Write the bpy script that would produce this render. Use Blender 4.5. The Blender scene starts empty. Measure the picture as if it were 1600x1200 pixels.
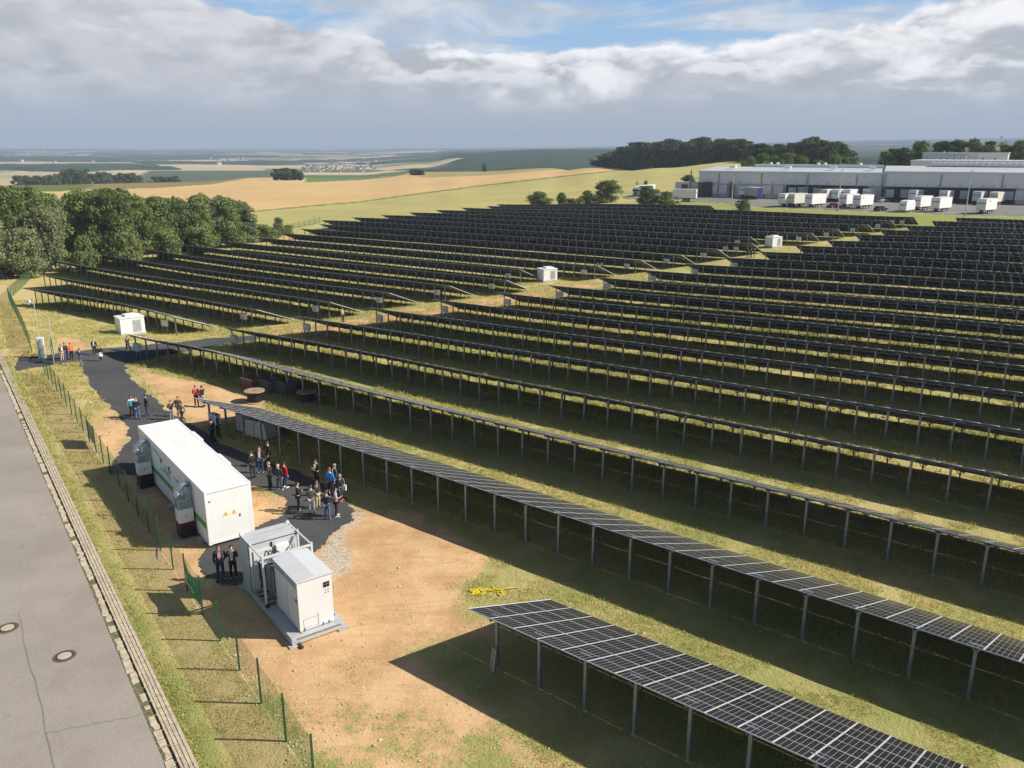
import bpy, bmesh, math, random
import numpy as np
from mathutils import Vector, Matrix
R_ = math.radians
SC = bpy.context.scene
COL = SC.collection
# ------------------------------------------------------------------ camera, sky, sun, exposure
F = 1294.0; TH = R_(15.9); H = 20.5            # photo focal length in its own pixels, pitch, eye height
cam_d = bpy.data.cameras.new('camera'); cam_d.sensor_width = 36; cam_d.lens = F / 1600 * 36
cam_d.clip_start = 0.5; cam_d.clip_end = 40000
cam = bpy.data.objects.new('camera', cam_d); COL.objects.link(cam)
cam.location = (0, 0, H); cam.rotation_euler = (R_(90) - TH, 0, 0); SC.camera = cam
SUN_AZ = R_(92.5); SUN_EL = R_(37.5)             # azimuth clockwise from +Y
sd = Vector((math.sin(SUN_AZ) * math.cos(SUN_EL), math.cos(SUN_AZ) * math.cos(SUN_EL), math.sin(SUN_EL)))
sun_d = bpy.data.lights.new('sun', 'SUN'); sun_d.energy = 5.0; sun_d.angle = R_(0.5); sun_d.color = (1, .93, .82)
sun = bpy.data.objects.new('sun', sun_d); COL.objects.link(sun)
sun.rotation_euler = sd.to_track_quat('Z', 'Y').to_euler(); sun.location = (60, -20, 80)
SC.view_settings.view_transform = 'Standard'; SC.view_settings.look = 'None'
SC.view_settings.exposure = 0.40
SC.cycles.diffuse_bounces = 3; SC.view_settings.gamma = 1.0

class NT:
    """tiny node helper"""
    def __init__(s, tree): s.t = tree; s.n = tree.nodes; s.l = tree.links
    def new(s, typ, **kw):
        nd = s.n.new(typ)
        for k, v in kw.items(): setattr(nd, k, v)
        return nd
    def put(s, sock, v):
        if isinstance(v, bpy.types.NodeSocket): s.l.new(v, sock)
        elif v is not None:
            if sock.type == 'RGBA' and len(v) == 3: v = (*v, 1)
            sock.default_value = v
    def m(s, op, a, b=None, c=None, clamp=False):
        nd = s.new('ShaderNodeMath', operation=op, use_clamp=clamp)
        s.put(nd.inputs[0], a)
        if b is not None: s.put(nd.inputs[1], b)
        if c is not None: s.put(nd.inputs[2], c)
        return nd.outputs[0]
    def mix(s, f, a, b, mode='MIX'):
        nd = s.new('ShaderNodeMix', data_type='RGBA', blend_type=mode)
        s.put(nd.inputs[0], f); s.put(nd.inputs[6], a); s.put(nd.inputs[7], b)
        return nd.outputs[2]
    def ss(s, v, a, b):
        nd = s.new('ShaderNodeMapRange', interpolation_type='SMOOTHSTEP')
        s.put(nd.inputs[0], v); nd.inputs[1].default_value = a; nd.inputs[2].default_value = b
        return nd.outputs[0]
    def noise(s, vec, scale, detail=4, rough=.55, dist=0):
        nd = s.new('ShaderNodeTexNoise'); s.put(nd.inputs['Vector'], vec)
        nd.inputs['Scale'].default_value = scale; nd.inputs['Detail'].default_value = detail
        nd.inputs['Roughness'].default_value = rough; nd.inputs['Distortion'].default_value = dist
        return nd.outputs[0]
    def comb(s, x, y, z=0.0):
        nd = s.new('ShaderNodeCombineXYZ'); s.put(nd.inputs[0], x); s.put(nd.inputs[1], y); s.put(nd.inputs[2], z)
        return nd.outputs[0]

W = bpy.data.worlds.new('World'); SC.world = W; W.use_nodes = True
W.node_tree.nodes.clear(); N = NT(W.node_tree)
sky = N.new('ShaderNodeTexSky', sky_type='NISHITA', sun_disc=False)
sky.sun_elevation = SUN_EL; sky.sun_rotation = SUN_AZ; sky.altitude = 350; sky.air_density = 1.0; sky.dust_density = 1.6
tc = N.new('ShaderNodeTexCoord'); sp = N.new('ShaderNodeSeparateXYZ'); N.put(sp.inputs[0], tc.outputs['Generated'])
az = N.m('MULTIPLY', N.m('ARCTAN2', sp.outputs[0], sp.outputs[1]), 57.2958)
el = N.m('MULTIPLY', N.m('ARCSINE', sp.outputs[2]), 57.2958)
# clouds: bank of stratocumulus up to about 7 degrees with bright tops, blue above it with torn sheets
big = N.noise(N.comb(N.m('MULTIPLY', az, .055), N.m('MULTIPLY', el, .10), 3.1), 1.0, 3, .5)
puff = N.noise(N.comb(N.m('MULTIPLY', az, .16), N.m('MULTIPLY', el, .34), 7.7), 1.0, 7, .52, .25)
puff2 = N.noise(N.comb(N.m('MULTIPLY', az, .16), N.m('MULTIPLY', N.m('ADD', el, .42), .34), 7.7), 1.0, 7, .52, .25)
fine = N.noise(N.comb(N.m('MULTIPLY', az, .30), N.m('MULTIPLY', el, .62), 1.3), 1.0, 6, .52, .2)
wisp = N.noise(N.comb(N.m('MULTIPLY', az, .075), N.m('MULTIPLY', el, .45), 11.3), 1.0, 8, .62, .6)
top = N.m('ADD', N.m('MULTIPLY', N.m('SUBTRACT', big, .5), 3.0), 6.7)
top = N.m('ADD', top, N.m('ADD', N.m('MULTIPLY', N.m('SUBTRACT', 1.0, N.ss(az, -21, -11)), 2.8), N.m('MULTIPLY', N.ss(az, 20, 27), 1.8)))

d1 = N.m('SUBTRACT', N.m('ADD', top, N.m('MULTIPLY', N.m('SUBTRACT', puff, .5), 5.5)), el)
bank = N.ss(d1, -.15, .55)
d2 = N.m('SUBTRACT', N.m('ADD', N.m('ADD', N.m('MULTIPLY', wisp, 1.0), 0), N.m('MULTIPLY', big, .25)), .60)
sheet = N.m('MULTIPLY', N.ss(d2, -.06, .18), .85)
# bright where the cloud thins upwards (sunlit tops), grey inside
rim = N.ss(N.m('SUBTRACT', puff, puff2), -.015, .075)
edge = N.m('SUBTRACT', 1.0, N.ss(d1, .1, 2.0))
lit = N.m('MULTIPLY', N.m('MAXIMUM', N.m('MULTIPLY', edge, N.ss(fine, .36, .60)), N.m('MULTIPLY', rim, .55)), N.ss(el, 2.4, 5.0))
lit = N.m('MAXIMUM', lit, N.m('MULTIPLY', N.m('MULTIPLY', N.ss(puff, .50, .66), .75), N.ss(el, 2.0, 3.6)))
lit = N.m('MULTIPLY', lit, N.m('ADD', .50, N.m('MULTIPLY', N.ss(az, -14, -4), .75)))
grey = N.mix(N.ss(fine, .35, .68), (.43, .45, .49), (.57, .575, .605))
grey = N.mix(N.ss(el, 5.0, .6), grey, (.385, .435, .495))
ccol = N.mix(lit, grey, (.95, .945, .955))
upc = N.mix(N.ss(fine, .35, .65), (.50, .52, .56), (.70, .72, .76))
dens = N.m('MAXIMUM', bank, sheet)
ccol = N.mix(N.m('SUBTRACT', 1.0, bank), ccol, upc)
hi = N.mix(N.ss(el, 12, 45), ccol, (.11, .135, .17))
blue = N.mix(N.ss(el, 4, 12), (.33, .52, .74), (.20, .40, .70))
cmix = N.mix(dens, blue, hi)
b1 = N.new('ShaderNodeBackground'); N.put(b1.inputs[0], sky.outputs[0]); b1.inputs[1].default_value = .05
b2 = N.new('ShaderNodeBackground'); N.put(b2.inputs[0], cmix); b2.inputs[1].default_value = .86
ms = N.new('ShaderNodeMixShader'); wo = N.new('ShaderNodeOutputWorld')
# the open sky high overhead is the plain daylight sky, the cloud field surrounds the horizon
N.put(ms.inputs[0], N.m('SUBTRACT', 1.0, N.m('MULTIPLY', N.ss(el, 11, 24), 1.0)))
N.l.new(b1.outputs[0], ms.inputs[1]); N.l.new(b2.outputs[0], ms.inputs[2]); N.l.new(ms.outputs[0], wo.inputs[0])

# ------------------------------------------------------------------ helpers
rng = np.random.default_rng(7); random.seed(7)
CT, ST = math.cos(TH), math.sin(TH)
def ray(x, y):
    u = (x - 800) / F; v = (600 - y) / F
    return np.array([u, CT + v * ST, v * CT - ST])
def Gz(x, y, z=0.0):
    d = ray(x, y); return d * ((z - H) / d[2]) + np.array([0, 0, H])
def vproj(X, Y, Z):
    Z = Z - H; dep = np.maximum(Y * CT - Z * ST, 1e-3); up = Z * CT + Y * ST
    return 800 + F * X / dep, 600 - F * up / dep
AZR = R_(38.4)
NV = np.array([math.sin(AZR), math.cos(AZR)]); TV = np.array([math.cos(AZR), -math.sin(AZR)])
def edge_d(k): return 22.2 + 9.65 * (k - 1)
def row_hit(k, x, y):
    d = ray(x, y); q = edge_d(k) / (d[:2] @ NV); return d * q + np.array([0, 0, H])
RT = {1:(732,951),2:(302,622),3:(194,523),4:(346,510),5:(460,493),6:(574,480),7:(676,467),8:(775,456),9:(857,445.5),10:(932,433),11:(1003,421.5),12:(1070,412),13:(1132,402.5),14:(1187,393),15:(1242,383),16:(1292,376),17:(1335,366),18:(1375,359),19:(1415,353),20:(1456,345),21:(1493,340)}
LR = {4:(269,494.5),5:(394,482),6:(507.5,471),7:(608,457.5),8:(699,446),9:(785,437),10:(810,421),11:(930,415),12:(997,406),13:(1059.5,398.5),14:(1117,389),15:(1168,380),16:(1169,370),17:(1266,364),18:(1309,358),19:(1350,350.5),20:(1389,345),21:(1427,339),22:(1105,321)}
LL = dict(zip(range(4,23),[(42.5,450.5),(58,427),(84,407),(116,392),(221,389),(276,380.5),(336,376),(400,371),(436,364),(469,357.5),(498,350),(501,344),(549.5,339.5),(595.5,336),(639,332),(681,328),(721,324.5),(760,321.7),(776,319)]))
X16 = {3:862,4:747,5:673,6:613,7:572,8:537.5,9:509,10:484,11:462.5,12:442.5,13:427,14:412,15:395.5}
X12 = {5:607.5,6:561,7:526,8:497.5,9:476,10:452.5,11:436,12:419,13:405,14:394}
X08 = {11:405,12:391,13:379,14:369,15:359.5,16:351,17:344,18:337,19:331,20:327,21:323,22:319.5}
ctrl = []
for D in (RT, LR, LL):
    for k, (x, y) in D.items(): p = row_hit(k, x, y); ctrl.append((p[0], p[1], p[2] - 2.6))
for xx, D in ((1600, X16), (1200, X12), (800, X08)):
    for k, y in D.items(): p = row_hit(k, xx, y); ctrl.append((p[0], p[1], p[2] - 2.6))
ctrl += [(x, y, 0) for x, y in ((-50,83),(-20,35),(-10,25),(0,12),(20,8),(40,22),(-40,60),(-58,70),(-30,20),(-9,31),(-16,40),(-24,51),(-35,76),(-5,38),(0,0),(-60,30),(-60,0),(40,0),(-44,90),(-30,62),(8,27))]
ctrl += [(60,40,.2),(100,70,.6),(120,110,1.2),(130,160,2.5),(-75,110,-1.0),(-100,60,-.5),(-110,180,-3.6),(-130,130,-2.6),(-150,250,-5),(-80,240,-3.2),(-60,330,-3.6),(0,340,-1.3),
         (66,298,3.2),(86,240,2.8),(112,228,3.0),(128,212,3.0),(40,300,2.4),(60,270,2.6),(80,335,4),(150,190,3.2),(110,340,5),(-200,120,-4),(-200,350,-6),(60,400,3.5),(-100,420,-6),(200,300,6),(68,310,3.4),(92,299,3.4),(115,289,3.4),(140,278,3.4),(165,267,3.4),(90,270,3.0),(115,255,3.0),(140,245,3.2),(100,335,4.4),(150,310,4.4)]
ctrl = np.array(ctrl, float)
def tps_fit(C, lam=2.0):
    n = len(C); d = np.hypot(C[:,None,0]-C[None,:,0], C[:,None,1]-C[None,:,1]) / 100
    K = np.where(d > 0, d*d*np.log(np.maximum(d, 1e-9)), 0) + np.eye(n)*lam*1e-3
    P = np.c_[np.ones(n), C[:,:2]/100]; A = np.zeros((n+3, n+3)); A[:n,:n] = K; A[:n,n:] = P; A[n:,:n] = P.T
    return np.linalg.solve(A, np.r_[C[:,2], 0, 0, 0])
TW = tps_fit(ctrl)
def tps(X, Y):
    X = np.asarray(X, float); Y = np.asarray(Y, float); sh = X.shape; x = X.ravel(); y = Y.ravel(); out = np.empty(len(x))
    for i in range(0, len(x), 20000):
        a, b = x[i:i+20000], y[i:i+20000]
        d = np.hypot(a[:,None]-ctrl[None,:,0], b[:,None]-ctrl[None,:,1]) / 100
        K = np.where(d > 0, d*d*np.log(np.maximum(d, 1e-9)), 0)
        out[i:i+20000] = K @ TW[:-3] + TW[-3] + TW[-2]*a/100 + TW[-1]*b/100
    return out.reshape(sh)
# far profile: for each photo column the (row, range) of ridge, valley and hills
def prof(x, ridge, Rr, far):
    ca_ = math.cos(math.atan2((x-800)/F, 1/CT))
    """list of (logR, z)"""
    dep = lambda y: ca_ * (y - 232.3) / 1346
    zr = H - Rr * dep(ridge)
    L = [(420, None), (Rr, zr), (Rr * 1.45, zr - 30)]
    for R, y in far: L.append((R, H - R * dep(y)))
    return L
FARL = [(1700, 277), (2600, 262), (4200, 250), (7000, 240.5), (12500, 234.0)]
PCOL = [(-900, 288, 720, FARL), (0, 283, 750, FARL), (300, 281, 780, FARL), (400, 277, 800, FARL), (560, 275.5, 850, FARL),
        (660, 268.5, 900, [(1700, 270), (2600, 256), (4200, 245), (7000, 238), (12500, 233)]),
        (720, 266, 880, [(1700, 266), (2600, 245), (4200, 240), (7000, 237), (12500, 233)]),
        (860, 260.5, 850, [(1700, 262), (2600, 238), (4200, 238), (7000, 236), (12500, 232)]),
        (935, 259.5, 700, [(1700, 262), (2600, 238), (4200, 238), (7000, 234), (12500, 231)]),
        (1040, 255.5, 610, [(1700, 258), (2600, 240), (4200, 240), (7000, 230), (12500, 228)]),
        (1150, 251.0, 560, [(1700, 256), (2600, 244), (4200, 238), (7000, 228), (12500, 226)]),
        (1300, 251, 500, [(1700, 254), (2600, 247), (4200, 238), (7000, 226), (12500, 222)]),
        (1600, 252, 560, [(1700, 252), (2600, 244), (4200, 236), (7000, 222), (12500, 218)]),
        (2500, 254, 700, [(1700, 252), (2600, 244), (4200, 236), (7000, 224), (12500, 220)])]
PA = np.array([math.atan2((c[0]-800)/F, 1/CT) for c in PCOL])
RG = np.array([420, 550, 680, 800, 900, 1050, 1250, 1450, 1700, 2100, 2600, 3300, 4200, 5500, 7000, 9500, 12500, 14000.0])
PT = []
for c in PCOL:
    a_ = math.atan2((c[0]-800)/F, 1/CT); z0 = float(tps(np.array([420*math.sin(a_)]), np.array([420*math.cos(a_)]))[0])
    z0 = max(-7, min(6, z0)); L = prof(*c)
    rr = np.log([p[0] for p in L]); zz = np.array([z0 if p[1] is None else p[1] for p in L])
    PT.append(np.interp(np.log(RG), rr, zz))
PT = np.array(PT)
def profile(X, Y):
    A = np.clip(np.arctan2(X, Y), PA[0], PA[-1]); R = np.clip(np.hypot(X, Y), 420, 14000); lr = np.log(R)
    ia = np.clip(np.searchsorted(PA, A) - 1, 0, len(PA)-2); fa = (A-PA[ia])/(PA[ia+1]-PA[ia]); fa = fa*fa*(3-2*fa)
    LG = np.log(RG); ir = np.clip(np.searchsorted(LG, lr)-1, 0, len(RG)-2); fr = (lr-LG[ir])/(LG[ir+1]-LG[ir])
    z = lambda i, j: PT[i, j]
    return (z(ia,ir)*(1-fr)+z(ia,ir+1)*fr)*(1-fa) + (z(ia+1,ir)*(1-fr)+z(ia+1,ir+1)*fr)*fa
def hgt(X, Y):
    X = np.asarray(X, float); Y = np.asarray(Y, float); R = np.hypot(X, Y)
    w = np.clip((R-330)/120, 0, 1); w = w*w*(3-2*w)
    near = R < 455
    out = profile(X, Y)
    if near.any():
        t = tps(X[near] if X.ndim else X, Y[near] if X.ndim else Y)
        if X.ndim: out[near] = t*(1-w[near]) + out[near]*w[near]
        else: out = float(t)*(1-float(w)) + float(out)*float(w)
    return out
def h1(x, y): return float(hgt(np.array([x]), np.array([y]))[0])
def G(x, y, up=0.0):
    """photo point -> point on the ground (raised by up)"""
    z = 0.0
    for _ in range(12):
        p = Gz(x, y, z + up); z = .5*z + .5*h1(p[0], p[1])
    p = Gz(x, y, z + up); return p
def AR(x, R):
    a = math.atan2((x-800)/F, 1/CT); return R*math.sin(a), R*math.cos(a)
def ztop(x, R, y): return H - R * math.cos(math.atan2((x-800)/F, 1/CT)) * (y - 232.3) / 1346

# value noise in numpy
_G = rng.random((256, 256))
def vn(X, Y, s, seed=0):
    x = X*s + seed*17.3; y = Y*s + seed*9.1; xi = np.floor(x).astype(int); yi = np.floor(y).astype(int)
    fx = x-xi; fy = y-yi; fx = fx*fx*(3-2*fx); fy = fy*fy*(3-2*fy); g = lambda a, b: _G[a & 255, b & 255]
    return (g(xi,yi)*(1-fx)+g(xi+1,yi)*fx)*(1-fy) + (g(xi,yi+1)*(1-fx)+g(xi+1,yi+1)*fx)*fy
def fbm(X, Y, s, o=4, seed=0):
    r = 0; a = .5; t = 0
    for i in range(o): r = r + a*vn(X, Y, s*2**i, seed+i); t += a; a *= .5
    return r/t
def inpoly(X, Y, P):
    P = np.asarray(P); r = np.zeros(X.shape, bool); j = len(P)-1
    for i in range(len(P)):
        xi, yi = P[i]; xj, yj = P[j]
        c = ((yi > Y) != (yj > Y)) & (X < (xj-xi)*(Y-yi)/((yj-yi) if yj != yi else 1e-9)+xi); r ^= c; j = i
    return r
def sdist(X, Y, P):
    """signed distance, + inside"""
    P = np.asarray(P); best = np.full(X.shape, 1e9)
    for i in range(len(P)):
        a = P[i-1]; b = P[i]; ab = b-a; L = ab@ab + 1e-9
        t = np.clip(((X-a[0])*ab[0]+(Y-a[1])*ab[1])/L, 0, 1)
        best = np.minimum(best, np.hypot(X-a[0]-t*ab[0], Y-a[1]-t*ab[1]))
    return np.where(inpoly(X, Y, P), best, -best)
def gp(L): return [tuple(G(x, y)[:2]) for x, y in L]

# ------------------------------------------------------------------ object helpers
def tag(o, label=None, cat=None, group=None, kind=None):
    if label: o['label'] = label
    if cat: o['category'] = cat
    if group: o['group'] = group
    if kind: o['kind'] = kind
    return o
def empty(name, loc, rz=0, label=None, cat=None, group=None):
    o = bpy.data.objects.new(name, None); COL.objects.link(o); o.location = loc; o.rotation_euler = (0, 0, rz)
    o.empty_display_size = .3
    return tag(o, label, cat, group)
class MB:
    def __init__(s): s.v = []; s.f = []; s.mi = []; s.uv = []
    def quad(s, pts, mi=0, uv=None):
        b = len(s.v); s.v += [tuple(p) for p in pts]; s.f.append(tuple(range(b, b+len(pts)))); s.mi.append(mi); s.uv.append(uv)
    def box(s, c, d, rz=0, mi=0, M=None):
        cx, cy, cz = c; dx, dy, dz = d[0]/2, d[1]/2, d[2]/2; co, si = math.cos(rz), math.sin(rz); b = len(s.v)
        for z in (-dz, dz):
            for x, y in ((-dx,-dy),(dx,-dy),(dx,dy),(-dx,dy)):
                p = Vector((cx + x*co - y*si, cy + x*si + y*co, cz+z)); s.v.append(tuple(M @ p) if M else tuple(p))
        for q in ((0,3,2,1),(4,5,6,7),(0,1,5,4),(1,2,6,5),(2,3,7,6),(3,0,4,7)): s.f.append(tuple(b+i for i in q)); s.mi.append(mi); s.uv.append(None)
        return s
    def bar(s, a, b, w, h=None, mi=0, up=(0,0,1)):
        a = Vector(a); b = Vector(b); h = h or w; d = (b-a).normalized(); u = Vector(up)
        if abs(d.dot(u)) > .98: u = Vector((1,0,0))
        x = d.cross(u).normalized(); y = x.cross(d).normalized(); k = len(s.v)
        for p in (a, b):
            for i, j in ((-1,-1),(1,-1),(1,1),(-1,1)): s.v.append(tuple(p + x*(i*w/2) + y*(j*h/2)))
        for q in ((0,1,2,3),(7,6,5,4),(0,4,5,1),(1,5,6,2),(2,6,7,3),(3,7,4,0)): s.f.append(tuple(k+i for i in q)); s.mi.append(mi); s.uv.append(None)
        return s
    def cyl(s, a, b, r0, r1=None, n=10, mi=0, cap=True):
        a = Vector(a); b = Vector(b); r1 = r0 if r1 is None else r1; d = (b-a).normalized()
        u = Vector((0,0,1)) if abs(d.z) < .9 else Vector((1,0,0)); x = d.cross(u).normalized(); y = d.cross(x); k = len(s.v)
        for p, r in ((a, r0), (b, r1)):
            for i in range(n):
                t = 2*math.pi*i/n; s.v.append(tuple(p + x*(r*math.cos(t)) + y*(r*math.sin(t))))
        for i in range(n): j = (i+1) % n; s.f.append((k+i, k+j, k+n+j, k+n+i)); s.mi.append(mi); s.uv.append(None)
        if cap:
            s.f.append(tuple(k+i for i in range(n-1,-1,-1))); s.f.append(tuple(k+n+i for i in range(n))); s.mi += [mi, mi]; s.uv += [None, None]
        return s
    def tube(s, pts, r, n=6, mi=0):
        for a, b in zip(pts[:-1], pts[1:]): s.cyl(a, b, r, r, n, mi)
        return s
    def prism(s, poly, y0, y1, mi=0, M=None):
        """poly in xz, extruded along y"""
        k = len(s.v); n = len(poly)
        for y in (y0, y1):
            for x, z in poly: p = Vector((x, y, z)); s.v.append(tuple(M @ p) if M else tuple(p))
        s.f.append(tuple(k+i for i in range(n))); s.f.append(tuple(k+n+i for i in range(n-1,-1,-1))); s.mi += [mi, mi]; s.uv += [None, None]
        for i in range(n): j = (i+1) % n; s.f.append((k+i, k+n+i, k+n+j, k+j)); s.mi.append(mi); s.uv.append(None)
        return s
    def mesh(s, name, mats, smooth=False):
        me = bpy.data.meshes.new(name); me.from_pydata(s.v, [], s.f)
        for m_ in (mats if isinstance(mats, (list, tuple)) else [mats]): me.materials.append(m_)
        if any(s.mi): me.polygons.foreach_set('material_index', s.mi)
        if any(u is not None for u in s.uv):
            ul = me.uv_layers.new(name='UVMap')
            for p, u in zip(me.polygons, s.uv):
                if u is not None:
                    for li, c in zip(p.loop_indices, u): ul.data[li].uv = c
        me.validate(); bm_ = bmesh.new(); bm_.from_mesh(me); bmesh.ops.recalc_face_normals(bm_, faces=bm_.faces); bm_.to_mesh(me); bm_.free()
        if smooth: me.polygons.foreach_set('use_smooth', [True]*len(me.polygons))
        return me
    def build(s, name, mats, parent=None, smooth=False, bevel=0, **kw):
        return addobj(name, s.mesh(name, mats, smooth), parent, bevel=bevel, **kw)
def addobj(name, me, parent=None, loc=None, bevel=0, **kw):
    o = bpy.data.objects.new(name, me); COL.objects.link(o)
    if parent: o.parent = parent
    if loc is not None: o.location = loc
    if bevel:
        b = o.modifiers.new('bevel', 'BEVEL'); b.width = bevel; b.segments = 2; b.limit_method = 'ANGLE'; b.angle_limit = R_(40)
    return tag(o, **kw)
def npmesh(name, V, Fc, mats, smooth=False, n=4):
    """numpy mesh; Fc (m,n)"""
    me = bpy.data.meshes.new(name); V = np.asarray(V, np.float32); Fc = np.asarray(Fc, np.int32)
    me.vertices.add(len(V)); me.vertices.foreach_set('co', V.ravel())
    me.loops.add(Fc.size); me.loops.foreach_set('vertex_index', Fc.ravel())
    me.polygons.add(len(Fc)); me.polygons.foreach_set('loop_start', np.arange(0, Fc.size, Fc.shape[1], dtype=np.int32))
    try: me.polygons.foreach_set('loop_total', np.full(len(Fc), Fc.shape[1], np.int32))
    except Exception: pass
    for m_ in (mats if isinstance(mats, (list, tuple)) else [mats]): me.materials.append(m_)
    if smooth: me.polygons.foreach_set('use_smooth', np.ones(len(Fc), bool))
    me.update(); me.validate(); return me

# ------------------------------------------------------------------ materials
MATS = {}
def mat(name, col, rough=.6, metal=0, var=0.0, vscale=3.0, bump=0.0, bscale=20.0, spec=None, alpha=None):
    if name in MATS: return MATS[name]
    m_ = bpy.data.materials.new(name); m_.use_nodes = True; n = NT(m_.node_tree); b = n.n['Principled BSDF']
    b.inputs['Base Color'].default_value = (*col, 1); b.inputs['Roughness'].default_value = rough; b.inputs['Metallic'].default_value = metal
    if spec is not None: b.inputs['Specular IOR Level'].default_value = spec
    if var or bump:
        t = n.new('ShaderNodeTexCoord').outputs['Object']
        if var:
            ns = n.noise(t, vscale, 5, .6)
            lo = tuple(c*(1-var) for c in col); hi_ = tuple(min(1, c*(1+var)) for c in col)
            n.put(b.inputs['Base Color'], n.mix(n.ss(ns, .3, .7), lo, hi_))
        if bump:
            bp = n.new('ShaderNodeBump'); bp.inputs['Strength'].default_value = bump; bp.inputs['Distance'].default_value = .05
            n.put(bp.inputs['Height'], n.noise(t, bscale, 5, .6)); n.l.new(bp.outputs[0], b.inputs['Normal'])
    MATS[name] = m_; return m_
STEEL = mat('galvanised_steel', (.33, .35, .37), .5, .55, .18, 2)
DSTEEL = mat('weathered_steel', (.16, .17, .18), .55, .3, .2, 2)
ALU = mat('aluminium', (.60, .61, .63), .45, .15)
WHITE = mat('white_paint', (.80, .80, .79), .45, 0, .03, 1.2)
LGREY = mat('light_grey_paint', (.50, .515, .53), .5, 0, .05, 1.5)
MGREY = mat('mid_grey_paint', (.30, .315, .33), .5, 0, .06, 1.5)
BLACK = mat('black_rubber', (.02, .02, .02), .6)
DARK = mat('dark_paint', (.035, .037, .04), .5)
GREENF = mat('green_powder_coat', (.012, .085, .045), .45)
WOOD = mat('raw_wood', (.36, .26, .16), .8, 0, .25, 4)
CONC = mat('concrete', (.42, .40, .37), .9, 0, .15, 3, .3)
RED = mat('red_paint', (.45, .03, .02), .5)
DRED = mat('dark_red_paint', (.075, .008, .012), .4)
GREEN = mat('green_stripe', (.10, .42, .07), .5)
YEL = mat('yellow_paint', (.75, .52, .02), .6)
BLUE = mat('blue_paint', (.02, .10, .42), .5)
NAVY = mat('navy_tarp', (.012, .04, .17), .5, 0, .1, 1)
GLASS = mat('dark_glass', (.015, .018, .022), .08, 0)
DUCT = mat('zinc_duct', (.42, .48, .50), .32, .8, .15, 3)
BACK = mat('module_backsheet', (.085, .085, .08), .6, 0, .1, 3)

def module_mat():
    m_ = bpy.data.materials.new('solar_glass'); m_.use_nodes = True; n = NT(m_.node_tree); b = n.n['Principled BSDF']
    uv = n.new('ShaderNodeUVMap').outputs[0]; s = n.new('ShaderNodeSeparateXYZ'); n.put(s.inputs[0], uv)
    def line(c, cnt, w):
        fr = n.m('FRACT', n.m('MULTIPLY', c, cnt)); d = n.m('ABSOLUTE', n.m('SUBTRACT', fr, .5))
        return n.m('GREATER_THAN', d, .5 - w)
    l1 = line(s.outputs[0], 6, .042); l2 = n.m('MULTIPLY', line(s.outputs[1], 24, .05), .32)
    l3 = n.m('LESS_THAN', n.m('ABSOLUTE', n.m('SUBTRACT', n.m('FRACT', s.outputs[1]), .5)), .011)
    ln = n.m('MAXIMUM', n.m('MAXIMUM', n.m('MULTIPLY', l1, .9), l2), l3)
    obj = n.new('ShaderNodeObjectInfo').outputs['Random']
    cell = n.mix(obj, (.006, .007, .011), (.014, .015, .021))
    n.put(b.inputs['Base Color'], n.mix(ln, cell, (.36, .37, .39)))
    b.inputs['Roughness'].default_value = .22; b.inputs['Specular IOR Level'].default_value = .32
    return m_
SOLAR = module_mat()
# ------------------------------------------------------------------ ground
FA = np.array([-45.0, 76.7]); FB = np.array([-7.9, 24.8]); FD = (FB-FA)/np.linalg.norm(FB-FA); FN = np.array([-FD[1], FD[0]])*-1
if FN @ (np.array([-30., 40.]) - FA) < 0: FN = -FN          # FN points to the road side
def fence_d(X, Y): return (X-FA[0])*FN[0] + (Y-FA[1])*FN[1]
GRASSY_PATH = [(25,560),(60,556),(150,545),(205,541),(330,529),(405,524),(400,533),(330,542),(262,556),(196,570),(204,590),(232,612),(262,640),(300,664),(345,690),(400,716),(470,737),(520,765),(549,785),(556,800),(548,818),(520,838),(505,858),(470,880),(400,900),(375,915),(345,918),(318,905),(312,880),(320,856),(398,822),(440,806),(448,795),(440,778),(420,768),(396,760),(300,757),(215,744),(165,740),(175,722),(186,706),(200,690),(200,670),(183,648),(160,625),(142,604),(130,580),(126,566),(62,574),(25,581)]
SAND1 = gp([(300,850),(330,800),(400,790),(445,760),(550,788),(640,797),(700,826),(752,850),(772,872),(748,905),(722,925),(727,945),(770,975),(830,1010),(700,1000),(640,1020),(760,1100),(860,1200),(540,1240),(500,1180),(405,1075),(330,985),(290,890),(222,785),(196,735),(215,700),(320,770)])
SAND2 = gp([(196,568),(240,583),(330,600),(410,618),(420,640),(330,668),(300,668),(262,645),(235,610)])
SAND3 = gp([(148,640),(178,640),(204,668),(200,700),(186,722),(176,735),(160,700),(140,670)])
SAND7 = gp([(398,757),(420,766),(441,777),(450,796),(440,808),(398,824),(330,850),(318,820),(318,770)])
SAND4 = gp([(84,530),(104,526),(150,541),(148,550),(88,548)])
SAND5 = gp([(408,516),(540,500),(620,488),(700,476),(780,464),(860,452),(960,434),(962,439),(870,460),(790,476),(700,492),(600,507),(500,522),(420,531)])
SAND6 = gp([(170,742),(215,738),(300,735),(330,850),(360,850),(380,920),(440,1005),(450,1100),(400,1078),(364,1032),(327,985),(296,944),(258,892),(238,868),(220,838),(202,806),(184,772)])
GRAV = gp([(556,795),(566,806),(552,820),(536,832),(545,860),(548,888),(520,912),(500,880),(505,855),(540,815)])
LAWN = gp([(92,580),(126,575),(140,605),(180,650),(150,655),(120,620)])
ROADN = None
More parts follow.
